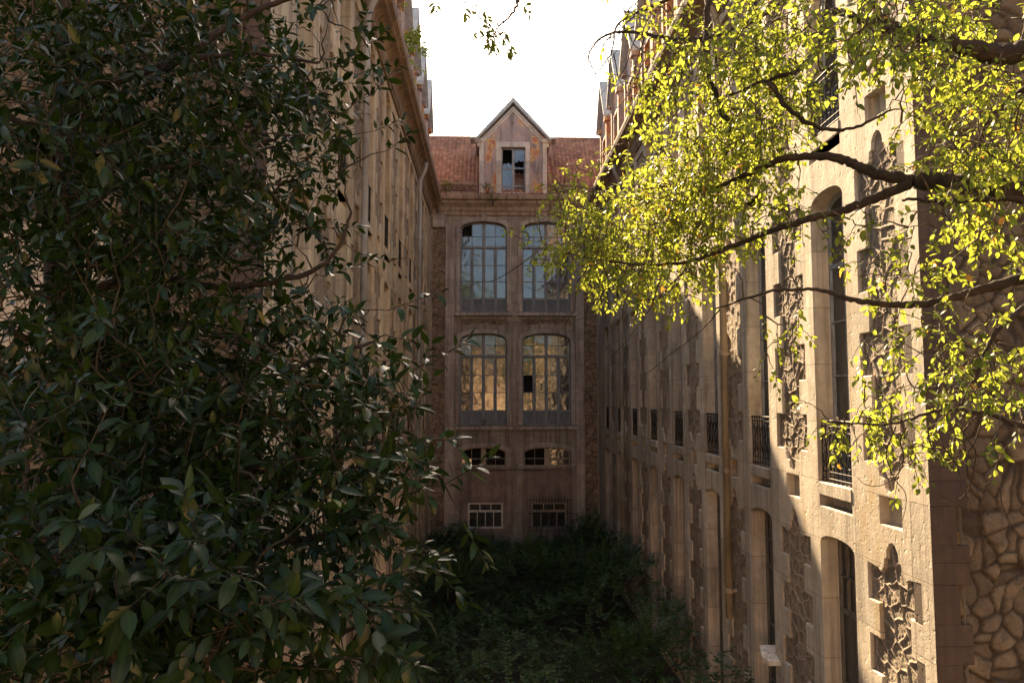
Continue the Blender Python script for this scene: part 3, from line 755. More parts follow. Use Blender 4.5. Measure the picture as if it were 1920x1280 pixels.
    fr_.plate(arch(a_, b_, za, H - 2.42, H - 2.10), [(h_, .04) for h_ in hs], -.19, 0, .006, odepth=.06)
    o = fr_.obj('window', M['cream_wood'], cb_, loc=T((a, -.2, za))); gl.obj('pane', M['glass_dark'], o, loc=T((a, -.2, za)))
    # basement casement
    x0_, x1_ = xs; fr_, gl = window_meshes(T, x0_, x1_, H - 5.68, H - 4.56, H - 4.55, (1, 1, 1, 1), H - 4.92, 0, 1, fr=.05, mul=.06, dback=-.16)
    fr_ = MB(T); gl = MB(T); hs = []
    for ci in range(4):
        u0_ = x0_ + .06 + ci * ((x1_ - x0_ - .12) / 4) + .02; u1_ = u0_ + (x1_ - x0_ - .12) / 4 - .04
        hs.append([(u0_, H - 5.60), (u1_, H - 5.60), (u1_, H - 4.97), (u0_, H - 4.97)])
    for ci in range(3):
        u0_ = x0_ + .06 + ci * ((x1_ - x0_ - .12) / 3) + .02; u1_ = u0_ + (x1_ - x0_ - .12) / 3 - .04
        hs.append([(u0_, H - 4.87), (u1_, H - 4.87), (u1_, H - 4.62), (u0_, H - 4.62)])
    fr_.plate([(x0_, H - 5.68), (x1_, H - 5.68), (x1_, H - 4.55), (x0_, H - 4.55)], [(h_, .04) for h_ in hs], -.06, 0, .006, odepth=.06)
    for l in hs: gl.add([(p_[0], -.09, p_[1]) for p_ in l], [(0, 1, 2, 3)])
    o = fr_.obj('window', M['white'] if a < 0 else M['cream_wood'], cb_, loc=T((x0_, -.06, H - 5.68))); gl.obj('pane', M['glass_dark'], o, loc=T((x0_, -.06, H - 5.68)))
# iron grille in front of the right basement window
gr = MB(T)
for k in range(14): gr.tube([(1.80 + k * .14, .12, H - 5.8), (1.80 + k * .14, .12, H - 4.30 + (.06 if k % 2 else 0))], .012, 5)
for zz in (H - 5.6, H - 5.0, H - 4.42): gr.tube([(1.72, .12, zz), (3.72, .12, zz)], .014, 5)
for xx in (1.75, 3.69): gr.tube([(xx, .12, H - 4.42), (xx, -.05, H - 4.42)], .014, 5)
gr.obj('window_grille', M['iron'], cb_, loc=T((1.8, .12, H - 5.8)))
cbm = MB(T); cbm.tube(spline([(-1.5, .07, H - 3.02), (-.4, .09, H - 3.13), (.6, .09, H - 3.11), (1.1, .06, H - 3.05), (1.9, .08, H - 3.14), (2.5, .08, H - 3.10)], 6), .012, 4)
cbm.obj('cable', M['iron'], cb_, loc=T((-1.5, .07, H - 3.02)))
# dark rooms behind
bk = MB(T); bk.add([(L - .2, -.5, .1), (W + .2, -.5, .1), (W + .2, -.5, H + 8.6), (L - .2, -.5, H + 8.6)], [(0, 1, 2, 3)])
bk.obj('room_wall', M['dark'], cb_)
# entablature
cn = MB(T)
prof = [(.0, H + 8.42), (.07, H + 8.42), (.07, H + 8.60), (.12, H + 8.62), (.14, H + 8.78), (.20, H + 8.86), (.28, H + 8.95), (.30, H + 9.06), (.40, H + 9.10), (.43, H + 9.26), (.36, H + 9.31), (-.4, H + 9.36)]
n = len(prof); xs = list(np.arange(L + .3, W - .3, 1.03)) + [W - .3]
for xa, xb in zip(xs[:-1], xs[1:]):
    cn.add([(xa + .003, p_[0], p_[1]) for p_ in prof] + [(xb - .003, p_[0], p_[1]) for p_ in prof], [(i, i + 1, n + i + 1, n + i) for i in range(n - 1)] + [tuple(range(n)), tuple(range(2 * n - 1, n - 1, -1))])
cn.box((L, -.4, H + 8.4), (W, -.005, H + 9.3))
cn.obj('cornice', M['cornice'], cb_)
# low pierced parapet of round openings
for x0_, x1_ in ((-2.3, -.62), (2.74, 4.5)):
    pp = MB(T); nn = 3; hs = []; zc_ = H + 9.66; dx = (x1_ - x0_) / nn
    for k in range(nn * 2):
        cx = x0_ + (k + .5) * dx / 2
        hs.append(([(cx + .19 * math.cos(q * math.pi / 7), zc_ + .17 * math.sin(q * math.pi / 7)) for q in range(14)], .12))
    pp.plate([(x0_, H + 9.35), (x1_, H + 9.35), (x1_, H + 9.93), (x0_, H + 9.93)], hs, .10, 0, .012, odepth=.12)
    for k in range(nn * 2):
        cx = x0_ + (k + .5) * dx / 2
        pp.tube([(cx - .1, .04, zc_ + .02), (cx, .04, zc_ + .09), (cx + .1, .04, zc_ + .02), (cx, .04, zc_ - .09), (cx - .1, .04, zc_ + .02)], .022, 5)
    pp.obj('parapet', M['cornice'], cb_, loc=T((x0_, .1, H + 9.35)))
# tiled roof: individual tile courses displaced in a grid
RIDGE_Y, RIDGE_Z = 37.4, at(960, 260, 37.4)[2]
def tile_roof(name, x0, x1, y0, z0, y1, z1, parent, tw=.20, th=.27):
    ln = math.hypot(y1 - y0, z1 - z0); nr = int(ln / th); nc = int((x1 - x0) / tw)
    ny, nz_ = -(z1 - z0) / ln, (y1 - y0) / ln
    V = []; Fq = []; cell = []; rr = np.random.RandomState(8)
    for r in range(nr):
        for c in range(nc):
            s0 = r * th; s1 = s0 + th * 1.12; cv = rr.rand(); j = rr.uniform(-.008, .008)
            xs_ = [x0 + c * tw + tw * q / 4 for q in range(5)]; hh = [.0, .035, .05, .035, .0]
            b = len(V)
            for (s_, lift) in ((s0 + j, .035), (s1, .0)):
                for q in range(5):
                    h_ = hh[q] + lift
                    V.append((xs_[q] + rr.uniform(-.003, .003), y0 + (y1 - y0) * s_ / ln + ny * h_, z0 + (z1 - z0) * s_ / ln + nz_ * h_)); cell.append(cv)
            for q in range(5): V.append((xs_[q], y0 + (y1 - y0) * (s0 + j) / ln, z0 + (z1 - z0) * (s0 + j) / ln)); cell.append(cv * .4)
            for q in range(4): Fq.append((b + q, b + q + 1, b + 6 + q, b + 5 + q)); Fq.append((b + 10 + q, b + 11 + q, b + q + 1, b + q))
    base = wloc(parent)
    me = mesh_np(name, np.array(V) - base, [np.array(Fq)], M['tile'], {'cell': cell}, False)
    return link(name, me, parent, base)
tile_roof('roof', L - 1.2, W + 1.4, YF - .05, H + 9.38, RIDGE_Y, RIDGE_Z, cb_)
rb = MB(); rb.add([(L - 2, YF + .0, H + 9.3), (W + 2, YF + .0, H + 9.3), (W + 2, RIDGE_Y, RIDGE_Z - .05), (L - 2, RIDGE_Y, RIDGE_Z - .05), (W + 2, 41, H + 9), (L - 2, 41, H + 9)], [(0, 1, 2, 3), (3, 2, 4, 5), (0, 3, 5), (1, 4, 2)])
rb.obj('roof_deck', M['tile'], cb_)
rt = MB()
for k in range(28): rt.tube([(L - 1.2 + k * .36, RIDGE_Y, RIDGE_Z + .0), (L - 1.2 + k * .36 + .38, RIDGE_Y, RIDGE_Z + .02)], [.10, .085], 8)
rt.obj('ridge_tiles', M['tile'], cb_)
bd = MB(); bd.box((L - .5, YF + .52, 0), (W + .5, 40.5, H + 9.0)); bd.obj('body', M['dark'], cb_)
# the gabled dormer
dr = MB(T); dx0, dx1, dzb, dze, dpk = -.50, 2.62, H + 9.36, H + 12.0, H + 13.9
xm = 1.06
dr.plate([(dx0, dzb), (dx1, dzb), (dx1, dze), (xm, dpk - .3), (dx0, dze)], [([(.52, H + 9.50), (1.62, H + 9.50), (1.62, H + 11.63), (.52, H + 11.63)], .22)], -.02, 0, .01)
for xx in (dx0, dx1): dr.add([(xx, -.02, dzb), (xx, -3.2, dzb), (xx, -3.2, dze), (xx, -.02, dze)], [(0, 1, 2, 3)])
do = dr.obj('dormer', M['peel'], cb_, loc=T((xm, 0, dzb)))
tr = MB(T)
for s_, xe in ((1, dx0), (-1, dx1)):
    tr.box((xe, -.1, dzb), (xe + s_ * .20, .04, dze - .1), .012)
    tr.box((xe - s_ * .20, -.12, dze - .16), (xe + s_ * .22, .10, dze + .03), .015)
    tr.box((xe - s_ * .10, -.12, dze - .36), (xe + s_ * .16, .05, dze - .17), .015)
tr.plate([(.28, H + 9.40), (1.84, H + 9.40), (1.84, H + 11.88), (.28, H + 11.88)], [([(.52, H + 9.50), (1.62, H + 9.50), (1.62, H + 11.63), (.52, H + 11.63)], .1)], .05, 0, .012, odepth=.07)
# raking moulding
for s_ in (-1, 1):
    for (off, wd, dd) in ((.33, .10, .03), (.22, .07, .07)):
        xe = xm + s_ * (xm - dx0); a0 = (xe - s_ * .02, dze - off + .12); a1 = (xm, dpk - off - .12)
        vs = []
        for d_ in (dd, -.05): vs += [(a0[0], d_, a0[1]), (a1[0], d_, a1[1]), (a1[0], d_, a1[1] - wd * 1.5), (a0[0], d_, a0[1] - wd * 1.5)]
        tr.add(vs, [(0, 1, 2, 3), (4, 5, 6, 7), (0, 1, 5, 4), (3, 2, 6, 7), (0, 3, 7, 4)])
tr.obj('trim', M['dormer_trim'], do, loc=T((xm, 0, dzb)))
bo = MB(T); bo.box((xm - .24, -.05, dpk - 1.28), (xm + .24, .0, dpk - 1.14), .01)
bo.box((xm - .15, -.05, dpk - 1.13), (xm + .15, .0, dpk - 1.0), .01); bo.obj('exposed_brick', M['peel_side'], do, loc=T((xm, 0, dpk - 1.2)))
kk = MB(T)
for s_ in (-1, 1):
    xe = xm + s_ * (xm - dx0 + .17); th = .15
    a0 = (xe, dze + .02); a1 = (xm, dpk + .04); vs = []
    for d_ in (.22, -3.6): vs += [(a0[0], d_, a0[1]), (a1[0], d_, a1[1]), (a1[0], d_, a1[1] - th * 1.5), (a0[0], d_, a0[1] - th)]
    kk.add(vs, [(0, 1, 2, 3), (4, 5, 6, 7), (0, 1, 5, 4), (3, 2, 6, 7), (0, 3, 7, 4)])
    kk.box((xe + s_ * .26, .2, dze - .03), (xe - s_ * .02, -.6, dze + .05), .01)
kk.obj('dormer_roof', M['cap'], do, loc=T((xm, 0, dpk)))
# dormer window with broken panes
dw = MB(T); gl = MB(T); hs = []
for ci, (u0_, u1_) in enumerate(((.58, 1.01), (1.13, 1.56))):
    for r, (za, zb) in enumerate(((H + 9.62, H + 9.80), (H + 9.88, H + 10.65), (H + 10.69, H + 11.56))): hs.append([(u0_, za), (u1_, za), (u1_, zb), (u0_, zb)])
dw.plate([(.53, H + 9.51), (1.61, H + 9.51), (1.61, H + 11.62), (.53, H + 11.62)], [(h_, .04) for h_ in hs], -.14, 0, .006, odepth=.05)
jag = [(.58, H + 9.88), (1.01, H + 9.88), (1.01, H + 10.90), (.93, H + 10.86), (.85, H + 10.97), (.76, H + 10.88), (.66, H + 10.93), (.58, H + 10.80)]
gl.add([(p_[0], -.17, p_[1]) for p_ in jag], [tuple(range(len(jag)))])
jag = [(1.13, H + 11.56), (1.56, H + 11.56), (1.56, H + 10.98), (1.50, H + 11.06), (1.42, H + 11.00), (1.33, H + 11.08), (1.24, H + 10.95), (1.17, H + 11.02), (1.13, H + 10.92)]
gl.add([(p_[0], -.17, p_[1]) for p_ in jag], [tuple(range(len(jag)))])
jag = [(1.13, H + 10.80), (1.25, H + 10.72), (1.36, H + 10.76), (1.45, H + 10.70), (1.56, H + 10.78), (1.56, H + 10.66), (1.13, H + 10.66)]
gl.add([(p_[0], -.17, p_[1]) for p_ in jag], [tuple(range(len(jag)))])
gl.box((.58, -.19, H + 9.55), (1.01, -.18, H + 9.86))
wo = dw.obj('dormer_window', M['window_wood'], do, loc=T((xm, -.14, H + 9.5))); gl.obj('pane', M['glass'], do, loc=T((xm, -.14, H + 9.5)))
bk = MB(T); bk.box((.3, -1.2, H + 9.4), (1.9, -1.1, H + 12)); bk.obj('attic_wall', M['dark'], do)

# ------------------------------------------------------------------ sunlit building behind the camera, mirrored in the panes
rbld = empty('rear_building', (1, -26, 0)); tag(rbld, 'ochre building behind the camera seen only mirrored in the tall end windows', 'building')
b = MB(lambda p: (p[0], -26 + p[1], p[2])); hs = []
for k in range(9):
    for zz in (1.2, 5.2, 9.0): hs.append(([(-17 + k * 4.2, zz), (-15.6 + k * 4.2, zz), (-15.6 + k * 4.2, zz + 2.4), (-17 + k * 4.2, zz + 2.4)], .3))
b.plate([(-20, 0), (22, 0), (22, 13), (-20, 13)], hs, 0, 0, .01); b.box((-20, -8, 0), (22, -.31, 13)); b.obj('wall', M['ochre_wall'], rbld)
b = MB(); b.add([(-21, -25.4, 13), (23, -25.4, 13), (23, -30, 15), (-21, -30, 15)], [(0, 1, 2, 3)]); b.obj('roof', M['tile'], rbld)

# ------------------------------------------------------------------ foliage
def leaves(base, axis, normal, length, width, curl=.15, fold=.18, rows=5, rng=None):
    """vectorised curved, folded leaves; returns V, quads, tris, rib, tone index"""
    n = len(base); a = axis / np.linalg.norm(axis, axis=1, keepdims=True)
    nn = normal - a * np.sum(normal * a, 1, keepdims=True); nn /= np.linalg.norm(nn, axis=1, keepdims=True) + 1e-9
    s = np.cross(a, nn)
    ts = np.linspace(0, 1, rows); prof = np.sin(np.pi * ts ** .85) ** .8; prof[0] = .03; prof[-1] = .0
    V = []; rib = []
    for k, t_ in enumerate(ts):
        cz = -curl[:, None] * (t_ ** 2) * length[:, None]
        c = base + a * (length * t_)[:, None] + nn * cz
        wv = (width * prof[k] * .5)[:, None]
        V += [c - s * wv + nn * wv * fold, c, c + s * wv + nn * wv * fold]; rib += [0, 1, 0]
    V = np.stack(V, 1); m = rows * 3
    q = []
    for k in range(rows - 1): q += [(k * 3, k * 3 + 1, k * 3 + 4, k * 3 + 3), (k * 3 + 1, k * 3 + 2, k * 3 + 5, k * 3 + 4)]
    q = np.array(q); Q = (np.arange(n) * m)[:, None, None] + q[None]
    return V.reshape(-1, 3), Q.reshape(-1, 4), np.tile(np.array(rib, float), n), m
def tree(name, label, cat, base, trunk_paths, limb_paths, tips, lm, bm, tm, leaf_len, leaf_w, nleaf, shoot, seed, up=.35, foldv=.25, twig_r=.004, droop=0.0, bare=(), curlr=(.0, .35)):
    """limb_paths: list of (points, r0, r1). tips: (n,3). Twigs join every tip to the nearest wood."""
    rng = np.random.RandomState(seed)
    root = empty(name, base); tag(root, label, cat)
    tb = MB()
    nodes = []; 
    for pts, r0, r1 in trunk_paths:
        sp_ = spline(pts, 8); tb.tube(sp_, list(np.linspace(r0, r1, len(sp_))), 12)
    tb.obj('trunk', bm, root, smooth=True)
    lb = MB()
    for pts, r0, r1 in limb_paths:
        sp_ = spline(pts, 10)
        sp_ = [p + rng.normal(0, .18, 3) * min(.05, r1 * 2 + .01) * 1.0 for p in sp_]
        rs = np.linspace(r0, r1, len(sp_)) * (1 + rng.normal(0, .07, len(sp_)))
        lb.tube(sp_, list(rs), 9); nodes += sp_
    for pts, r0, r1 in bare:
        sp_ = spline(pts, 6); lb.tube(sp_, list(np.linspace(r0, r1, len(sp_))), 5)
    lb.obj('limb', bm, root, smooth=True)
    cap = len(nodes) + len(tips) * 5 + 10
    N = np.zeros((cap, 3)); N[:len(nodes)] = np.array(nodes); nn_ = len(nodes)
    d0 = np.array([np.min(np.sum((N[:nn_] - t_) ** 2, 1)) for t_ in tips]); order = np.argsort(d0)
    tw = MB(); B = []; A = []; Nn = []; Ln = []
    for oi in order:
        t_ = tips[oi]; dd = np.sum((N[:nn_] - t_) ** 2, 1); j = int(np.argmin(dd)); p = N[j].copy(); dist = math.sqrt(dd[j])
        mid = (p + t_) / 2 + rng.normal(0, .10, 3) * dist + np.array([0, 0, -.06 * dist + .03])
        q1 = p * .56 + mid * .38 + t_ * .06; path = [p, (p + mid) / 2 + rng.normal(0, .03, 3) * dist, mid, (mid + t_) / 2 + rng.normal(0, .03, 3) * dist, t_]
        N[nn_:nn_ + 4] = path[1:]; nn_ += 4
        r0 = min(twig_r * (1 + dist * 3), .016); tw.tube(path, list(np.linspace(r0, twig_r * .5, 5)), 4, False)
        dr_ = unit(t_ - mid); dr_ = unit(dr_ + np.array([0, 0, up]) * .6 + rng.normal(0, .15, 3))
        k = nleaf + rng.randint(-2, 3); L_ = shoot * rng.uniform(.7, 1.25)
        e = t_ + dr_ * L_
        e2 = e + np.array([0, 0, -droop * L_]); m2 = t_ + dr_ * L_ * .5
        tw.tube([t_, m2, e2], [twig_r * .7, twig_r * .6, twig_r * .3], 4, False)
        sx = unit(np.cross(dr_, (0.3, .2, 1))); sy = np.cross(dr_, sx); ph = rng.rand() * 6.28
        for i in range(k):
            f_ = (i + .3) / k; f_ = f_ ** .75
            pos = t_ * (1 - f_) + e2 * f_; ang = ph + i * 2.4
            out = sx * math.cos(ang) + sy * math.sin(ang)
            ax = unit(dr_ * (.35 + .7 * f_) + out * 1.0 + np.array([0, 0, -.15 - droop * .6]) + rng.normal(0, .22, 3))
            B.append(pos + ax * .008); A.append(ax); Nn.append(unit(np.array([0, 0, 1.0]) + dr_ * .35 + rng.normal(0, .42, 3))); Ln.append(leaf_len * rng.choice([.5, .8, 1., 1.1, 1.3]) * rng.uniform(.8, 1.15) * (1.05 - .25 * f_))
    tw.obj('twigs', tm, root, smooth=True)
    B = np.array(B); A = np.array(A); Nn = np.array(Nn); Ln = np.array(Ln)
    V, Q, rib, m = leaves(B, A, Nn, Ln, Ln * leaf_w * rng.uniform(.85, 1.15, len(Ln)), rng.uniform(curlr[0], curlr[1], len(Ln)), foldv)
    tone = np.repeat(rng.rand(len(B)), m)
    me = mesh_np('foliage', V - wloc(root), [Q], lm, {'rib': rib, 'tone': tone}, True)
    link('foliage', me, root, wloc(root))
    return root

rng = np.random.RandomState(21)
def sample(ells, n, k=1, sig=.15):
    """tips spread through a crown made of lobes (cx, cy, rx, ry, weight, depth, spread)"""
    wts = np.array([e[2] * e[3] * e[4] for e in ells], float); wts /= wts.sum(); out = []
    while len(out) < n:
        e = ells[rng.choice(len(ells), p=wts)]
        r_ = math.sqrt(rng.rand()) * (1 + rng.normal(0, .10)); th = rng.rand() * 6.283
        x = e[0] + e[2] * r_ * math.cos(th); y = e[1] + e[3] * r_ * math.sin(th)
        d = e[5] + e[6] * rng.uniform(-1, 1)
        c_ = at(x, y, d); out += [c_ + rng.normal(0, sig, 3) * (k > 1) for _ in range(k)]
    return np.array(out[:n])
# left evergreen: tall, dense, in the shade
LE = [(300, 250, 330, 260, .55, 6.0, .9), (150, 900, 350, 330, .6, 5.6, .7), (90, 130, 270, 230, 1.0, 4.6, 1.0), (330, 110, 210, 170, 1.0, 4.9, .8), (560, 90, 110, 120, .5, 5.2, .6), (635, 150, 60, 150, .32, 5.0, .5),
      (60, 380, 230, 210, 1.1, 4.2, .9), (310, 330, 200, 190, .95, 4.7, .9), (480, 310, 130, 190, .42, 5.0, .7), (640, 420, 90, 120, .34, 4.5, .5),
      (350, 600, 240, 160, .9, 4.4, .9), (600, 560, 130, 110, .40, 4.4, .6), (250, 540, 140, 150, .6, 4.8, .8),
      (170, 760, 260, 220, 1.2, 4.0, .8), (480, 740, 220, 150, 1.1, 4.0, .7), (680, 700, 90, 100, .6, 4.1, .5), (640, 850, 170, 110, .9, 3.8, .6), (775, 800, 60, 60, .5, 3.8, .4),
      (560, 1010, 180, 120, .9, 3.7, .6), (300, 950, 300, 200, 1.2, 4.2, .7), (700, 960, 90, 70, .5, 3.8, .4), (100, 600, 90, 60, .35, 4.6, .5)]
lt = sample(LE, 2300, 4, .14)
limbsL = []
tbL = at(120, 1400, 4.6); tbL[2] = 0
c0 = at(150, 900, 4.6); c1 = at(120, 500, 4.7); c2 = at(140, -100, 4.9); c3 = at(150, -500, 5.0)
for pts in ([(150, 900, 4.6), (330, 780, 4.3), (520, 700, 4.2), (700, 640, 4.2)], [(150, 900, 4.6), (350, 900, 4.1), (560, 860, 3.9), (740, 820, 3.8)], [(150, 1000, 4.6), (300, 1040, 4.0), (520, 1020, 3.7), (660, 990, 3.7)],
            [(125, 560, 4.7), (280, 520, 4.8), (430, 540, 4.6), (600, 500, 4.5), (660, 400, 4.5)], [(120, 420, 4.7), (250, 330, 4.8), (400, 300, 4.9), (520, 260, 5.0)], [(130, 200, 4.8), (280, 130, 4.9), (450, 100, 5.0), (600, 120, 5.1)],
            [(130, 350, 4.7), (60, 250, 4.4), (-20, 200, 4.2)], [(130, 700, 4.6), (60, 640, 4.4), (-20, 600, 4.2)], [(300, 130, 4.9), (480, 20, 5.1), (620, -20, 5.2)]):
    limbsL.append(([at(*p) for p in pts], .035, .008))
tree('evergreen_tree', 'tall dark glossy evergreen tree filling the left side in front of the shaded wing', 'tree', tuple(tbL), [([tbL, c0, c1, c2, c3], .16, .06)], limbsL, lt,
     M['leaf_dark'], M['bark'], M['twig'], .088, .40, 12, .24, 5, up=.5)
# nearer bush, bluish bigger-looking leaves, bottom left
BE = [(120, 1120, 260, 190, 1.0, 2.9, .45), (330, 1130, 210, 150, 1.0, 2.8, .4), (560, 1180, 150, 110, .9, 3.0, .35), (690, 1120, 70, 80, .35, 3.2, .3), (700, 1220, 70, 60, .4, 3.0, .3), (60, 860, 110, 130, .45, 2.9, .4), (420, 1010, 120, 80, .4, 3.0, .3)]
bt = sample(BE, 300)
bb = at(300, 1900, 3.1); bb[2] = 2.6
bl = []
for pts in ([(300, 1500, 3.1), (240, 1280, 3.0), (150, 1120, 2.9), (60, 960, 2.9), (50, 860, 2.9)], [(300, 1500, 3.1), (360, 1300, 2.9), (420, 1180, 2.8), (430, 1030, 3.0)], [(310, 1500, 3.1), (480, 1320, 3.0), (600, 1220, 3.0), (700, 1150, 3.1)]):
    bl.append(([at(*p) for p in pts], .022, .006))
bbase = at(300, 1500, 3.1); foot = bbase.copy(); foot[2] = 0
tree('laurel_bush', 'nearest bush at the bottom left with bluish green broad leaves', 'bush', tuple(foot), [([foot, foot * .5 + bbase * .5 + np.array([.06, 0, 0]), bbase], .07, .035)], bl, bt,
     M['leaf_blue'], M['bark'], M['twig'], .098, .42, 12, .20, 6, up=.7)

# right tree: thin yellow-green leaves lit from behind
RE = [(1340, 210, 150, 120, 1.0, 5.2, .7), (1400, 110, 150, 90, .7, 5.0, .7), (1250, 330, 120, 90, 1.5, 5.4, .6), (1180, 420, 130, 75, 1.9, 5.6, .6), (1075, 400, 70, 70, 1.7, 5.9, .5), (1330, 400, 110, 70, .7, 5.3, .6),
      (1120, 500, 120, 45, 1.2, 5.8, .5), (1250, 500, 110, 45, .7, 5.5, .5), (1420, 300, 80, 60, .5, 5.1, .5), (1480, 380, 60, 60, .45, 5.0, .4), (1640, 40, 140, 60, .75, 4.3, .5), (1800, 60, 130, 80, .9, 4.2, .5), (1480, 40, 110, 50, .8, 4.8, .5),
      (1690, 130, 90, 60, .2, 4.4, .4), (1830, 200, 100, 90, .65, 4.4, .5), (1850, 330, 90, 110, .5, 4.3, .5), (1790, 440, 70, 70, .35, 4.5, .4), (1660, 450, 50, 80, .22, 4.6, .3), (1880, 480, 60, 70, .4, 4.2, .4),
      (1850, 620, 80, 80, .75, 4.2, .4), (1700, 670, 60, 50, .6, 4.4, .3), (1800, 720, 100, 60, .6, 4.3, .4), (1890, 760, 50, 80, .7, 4.1, .3), (1690, 800, 80, 40, .38, 4.5, .3), (1570, 830, 30, 35, .22, 4.7, .2),
      (985, 460, 26, 50, .45, 6.2, .3), (1530, 690, 14, 14, .2, 4.9, .1), (1500, 620, 50, 18, .16, 4.9, .2), (1550, 180, 60, 60, .12, 4.8, .4), (1300, 30, 80, 40, .35, 5.2, .4), (1190, 40, 60, 40, .25, 5.3, .3), (1210, 120, 50, 60, .18, 5.3, .3)]
RE = [(e[0], e[1], e[2], e[3], e[4], e[5] + max(0, (1450 - e[0]) / 450) * 1.2, e[6]) for e in RE]
rt_ = sample(RE, 2050, 9, .12)
deep = lambda x, d: d + max(0, (1450 - x) / 450) * 1.2
P = lambda *a: [at(p[0], p[1], deep(p[0], p[2])) for p in a]
RL = [(P((2080, 360, 4.6), (1920, 358, 4.5), (1800, 345, 4.5), (1715, 338, 4.6)), .085, .055),
      (P((1720, 338, 4.6), (1640, 325, 4.7), (1580, 300, 4.8), (1480, 295, 5.0), (1420, 318, 5.1), (1340, 350, 5.3), (1240, 350, 5.5)), .040, .010),
      (P((1710, 342, 4.6), (1640, 372, 4.7), (1570, 398, 4.8), (1480, 420, 4.9), (1390, 455, 5.1), (1280, 492, 5.3), (1160, 492, 5.6), (1040, 470, 5.9)), .034, .006),
      (P((2080, 400, 4.3), (1900, 372, 4.35), (1790, 378, 4.4), (1690, 373, 4.5)), .024, .008),
      (P((2080, 500, 4.3), (1930, 520, 4.4), (1830, 545, 4.5), (1740, 568, 4.55), (1660, 570, 4.6), (1590, 560, 4.7), (1530, 543, 4.8), (1440, 548, 4.9), (1340, 580, 5.0)), .036, .005),
      (P((2060, 30, 4.2), (1900, 100, 4.3), (1800, 85, 4.35), (1700, 60, 4.4), (1560, 20, 4.6)), .075, .02),
      (P((1690, 90, 4.4), (1640, 20, 4.45), (1600, -60, 4.5)), .030, .035),
      (P((1560, -60, 4.7), (1545, 60, 4.7), (1500, 130, 4.7), (1440, 150, 4.75), (1340, 190, 5.0)), .026, .008),
      (P((1440, 150, 4.75), (1475, 200, 4.7), (1530, 238, 4.7), (1600, 240, 4.6), (1670, 205, 4.6)), .020, .007),
      (P((1530, -40, 4.8), (1400, 45, 5.0), (1290, 75, 5.1), (1180, 60, 5.3), (1130, 70, 5.4), (1104, 105, 5.4), (1121, 145, 5.4)), .022, .004),
      (P((1350, -40, 5.0), (1230, 10, 5.2), (1160, 45, 5.3), (1140, 110, 5.4), (1060, 200, 5.5)), .016, .002),
      (P((1330, -20, 5.0), (1325, 100, 5.0), (1345, 190, 5.1), (1368, 240, 5.1), (1360, 290, 5.2)), .022, .014),
      (P((1920, 800, 4.3), (1850, 775, 4.35), (1760, 770, 4.4), (1670, 795, 4.5), (1560, 790, 4.7)), .016, .004),
      (P((1930, 160, 4.2), (1860, 220, 4.3), (1820, 320, 4.4)), .022, .008), (P((1940, 560, 4.2), (1870, 620, 4.2), (1830, 700, 4.3), (1800, 760, 4.4)), .018, .006)]
bare = []
brn = random.Random(12)
for p0 in [(1240, 520, 5.4), (1290, 500, 5.3), (1180, 500, 5.5), (1060, 480, 5.9), (1130, 495, 5.6), (1350, 580, 5.0), (1010, 470, 6.0), (1320, 470, 5.2), (1110, 500, 5.7), (1200, 505, 5.5)]:
    x, y, d = p0; d = deep(x, d); pts = [at(x, y, d)]; vx = brn.uniform(-28, 10); vy = brn.uniform(15, 34)
    for k in range(5):
        vx = max(-30, min(30, vx)); x += vx; y += vy; vx += brn.uniform(-22, 22); vy += brn.uniform(-20, 12); pts.append(at(x, y, d))
    bare.append((pts, .006, .002))
for p0 in [(1760, 790, 4.4), (1800, 800, 4.3), (1840, 790, 4.3), (1700, 800, 4.5), (1680, 800, 4.5), (1870, 810, 4.3), (1740, 800, 4.4), (1820, 790, 4.3)]:
    x, y, d = p0; pts = [at(x, y, d)]; a_ = brn.uniform(.6, 2.4)
    for k in range(7):
        a_ += brn.uniform(-.7, .75); x += 26 * math.cos(a_); y += 24 * math.sin(a_) + 3; pts.append(at(x, y, d + .03 * k))
    bare.append((pts, .005, .0018))
for p0 in [(1160, 45, 5.3), (1130, 90, 5.4), (1200, 60, 5.2), (1180, 20, 5.3), (1230, 20, 5.2), (1250, 90, 5.2), (1190, 50, 5.3), (1150, 60, 5.3), (1240, 60, 5.2), (1150, 100, 5.35), (1220, 140, 5.3), (1240, 170, 5.3), (1200, 90, 5.3), (1210, 110, 5.3), (1300, 80, 5.1), (1280, 30, 5.1)]:
    x, y, d = p0; d = deep(x, d); pts = [at(x, y, d)]; a_ = brn.uniform(.3, 2.8)
    for k in range(6):
        a_ += brn.uniform(-.45, .45); x += 24 * math.cos(a_); y += 24 * math.sin(a_); pts.append(at(x, y, d))
    bare.append((pts, .006, .0018))
tr0 = np.array([6.3, 4.0, 0.])
tree('broadleaf_tree', 'yellow green tree lit from behind, reaching in from the right over the courtyard', 'tree', tuple(tr0),
     [([tr0, tr0 + (.1, .1, 3), tr0 + (-.2, .2, 6), at(2080, 360, 4.6)], .28, .10), ([tr0 + (-.2, .2, 6), tr0 + (-.3, .3, 8), at(2060, 30, 4.2)], .20, .08), ([tr0 + (0, .1, 5), tr0 + (-.8, .2, 6.5), at(2080, 500, 4.3)], .10, .045),
      ([at(2060, 30, 4.2), at(1900, -120, 4.4), at(1560, -60, 4.7), at(1330, -20, deep(1330, 5.0))], .06, .024)],
     RL, rt_, M['leaf_lit'], M['bark'], M['bark_pale'], .050, .52, 9, .14, 7, up=.1, foldv=.2, twig_r=.0042, droop=.35, bare=bare, curlr=(0, .5))

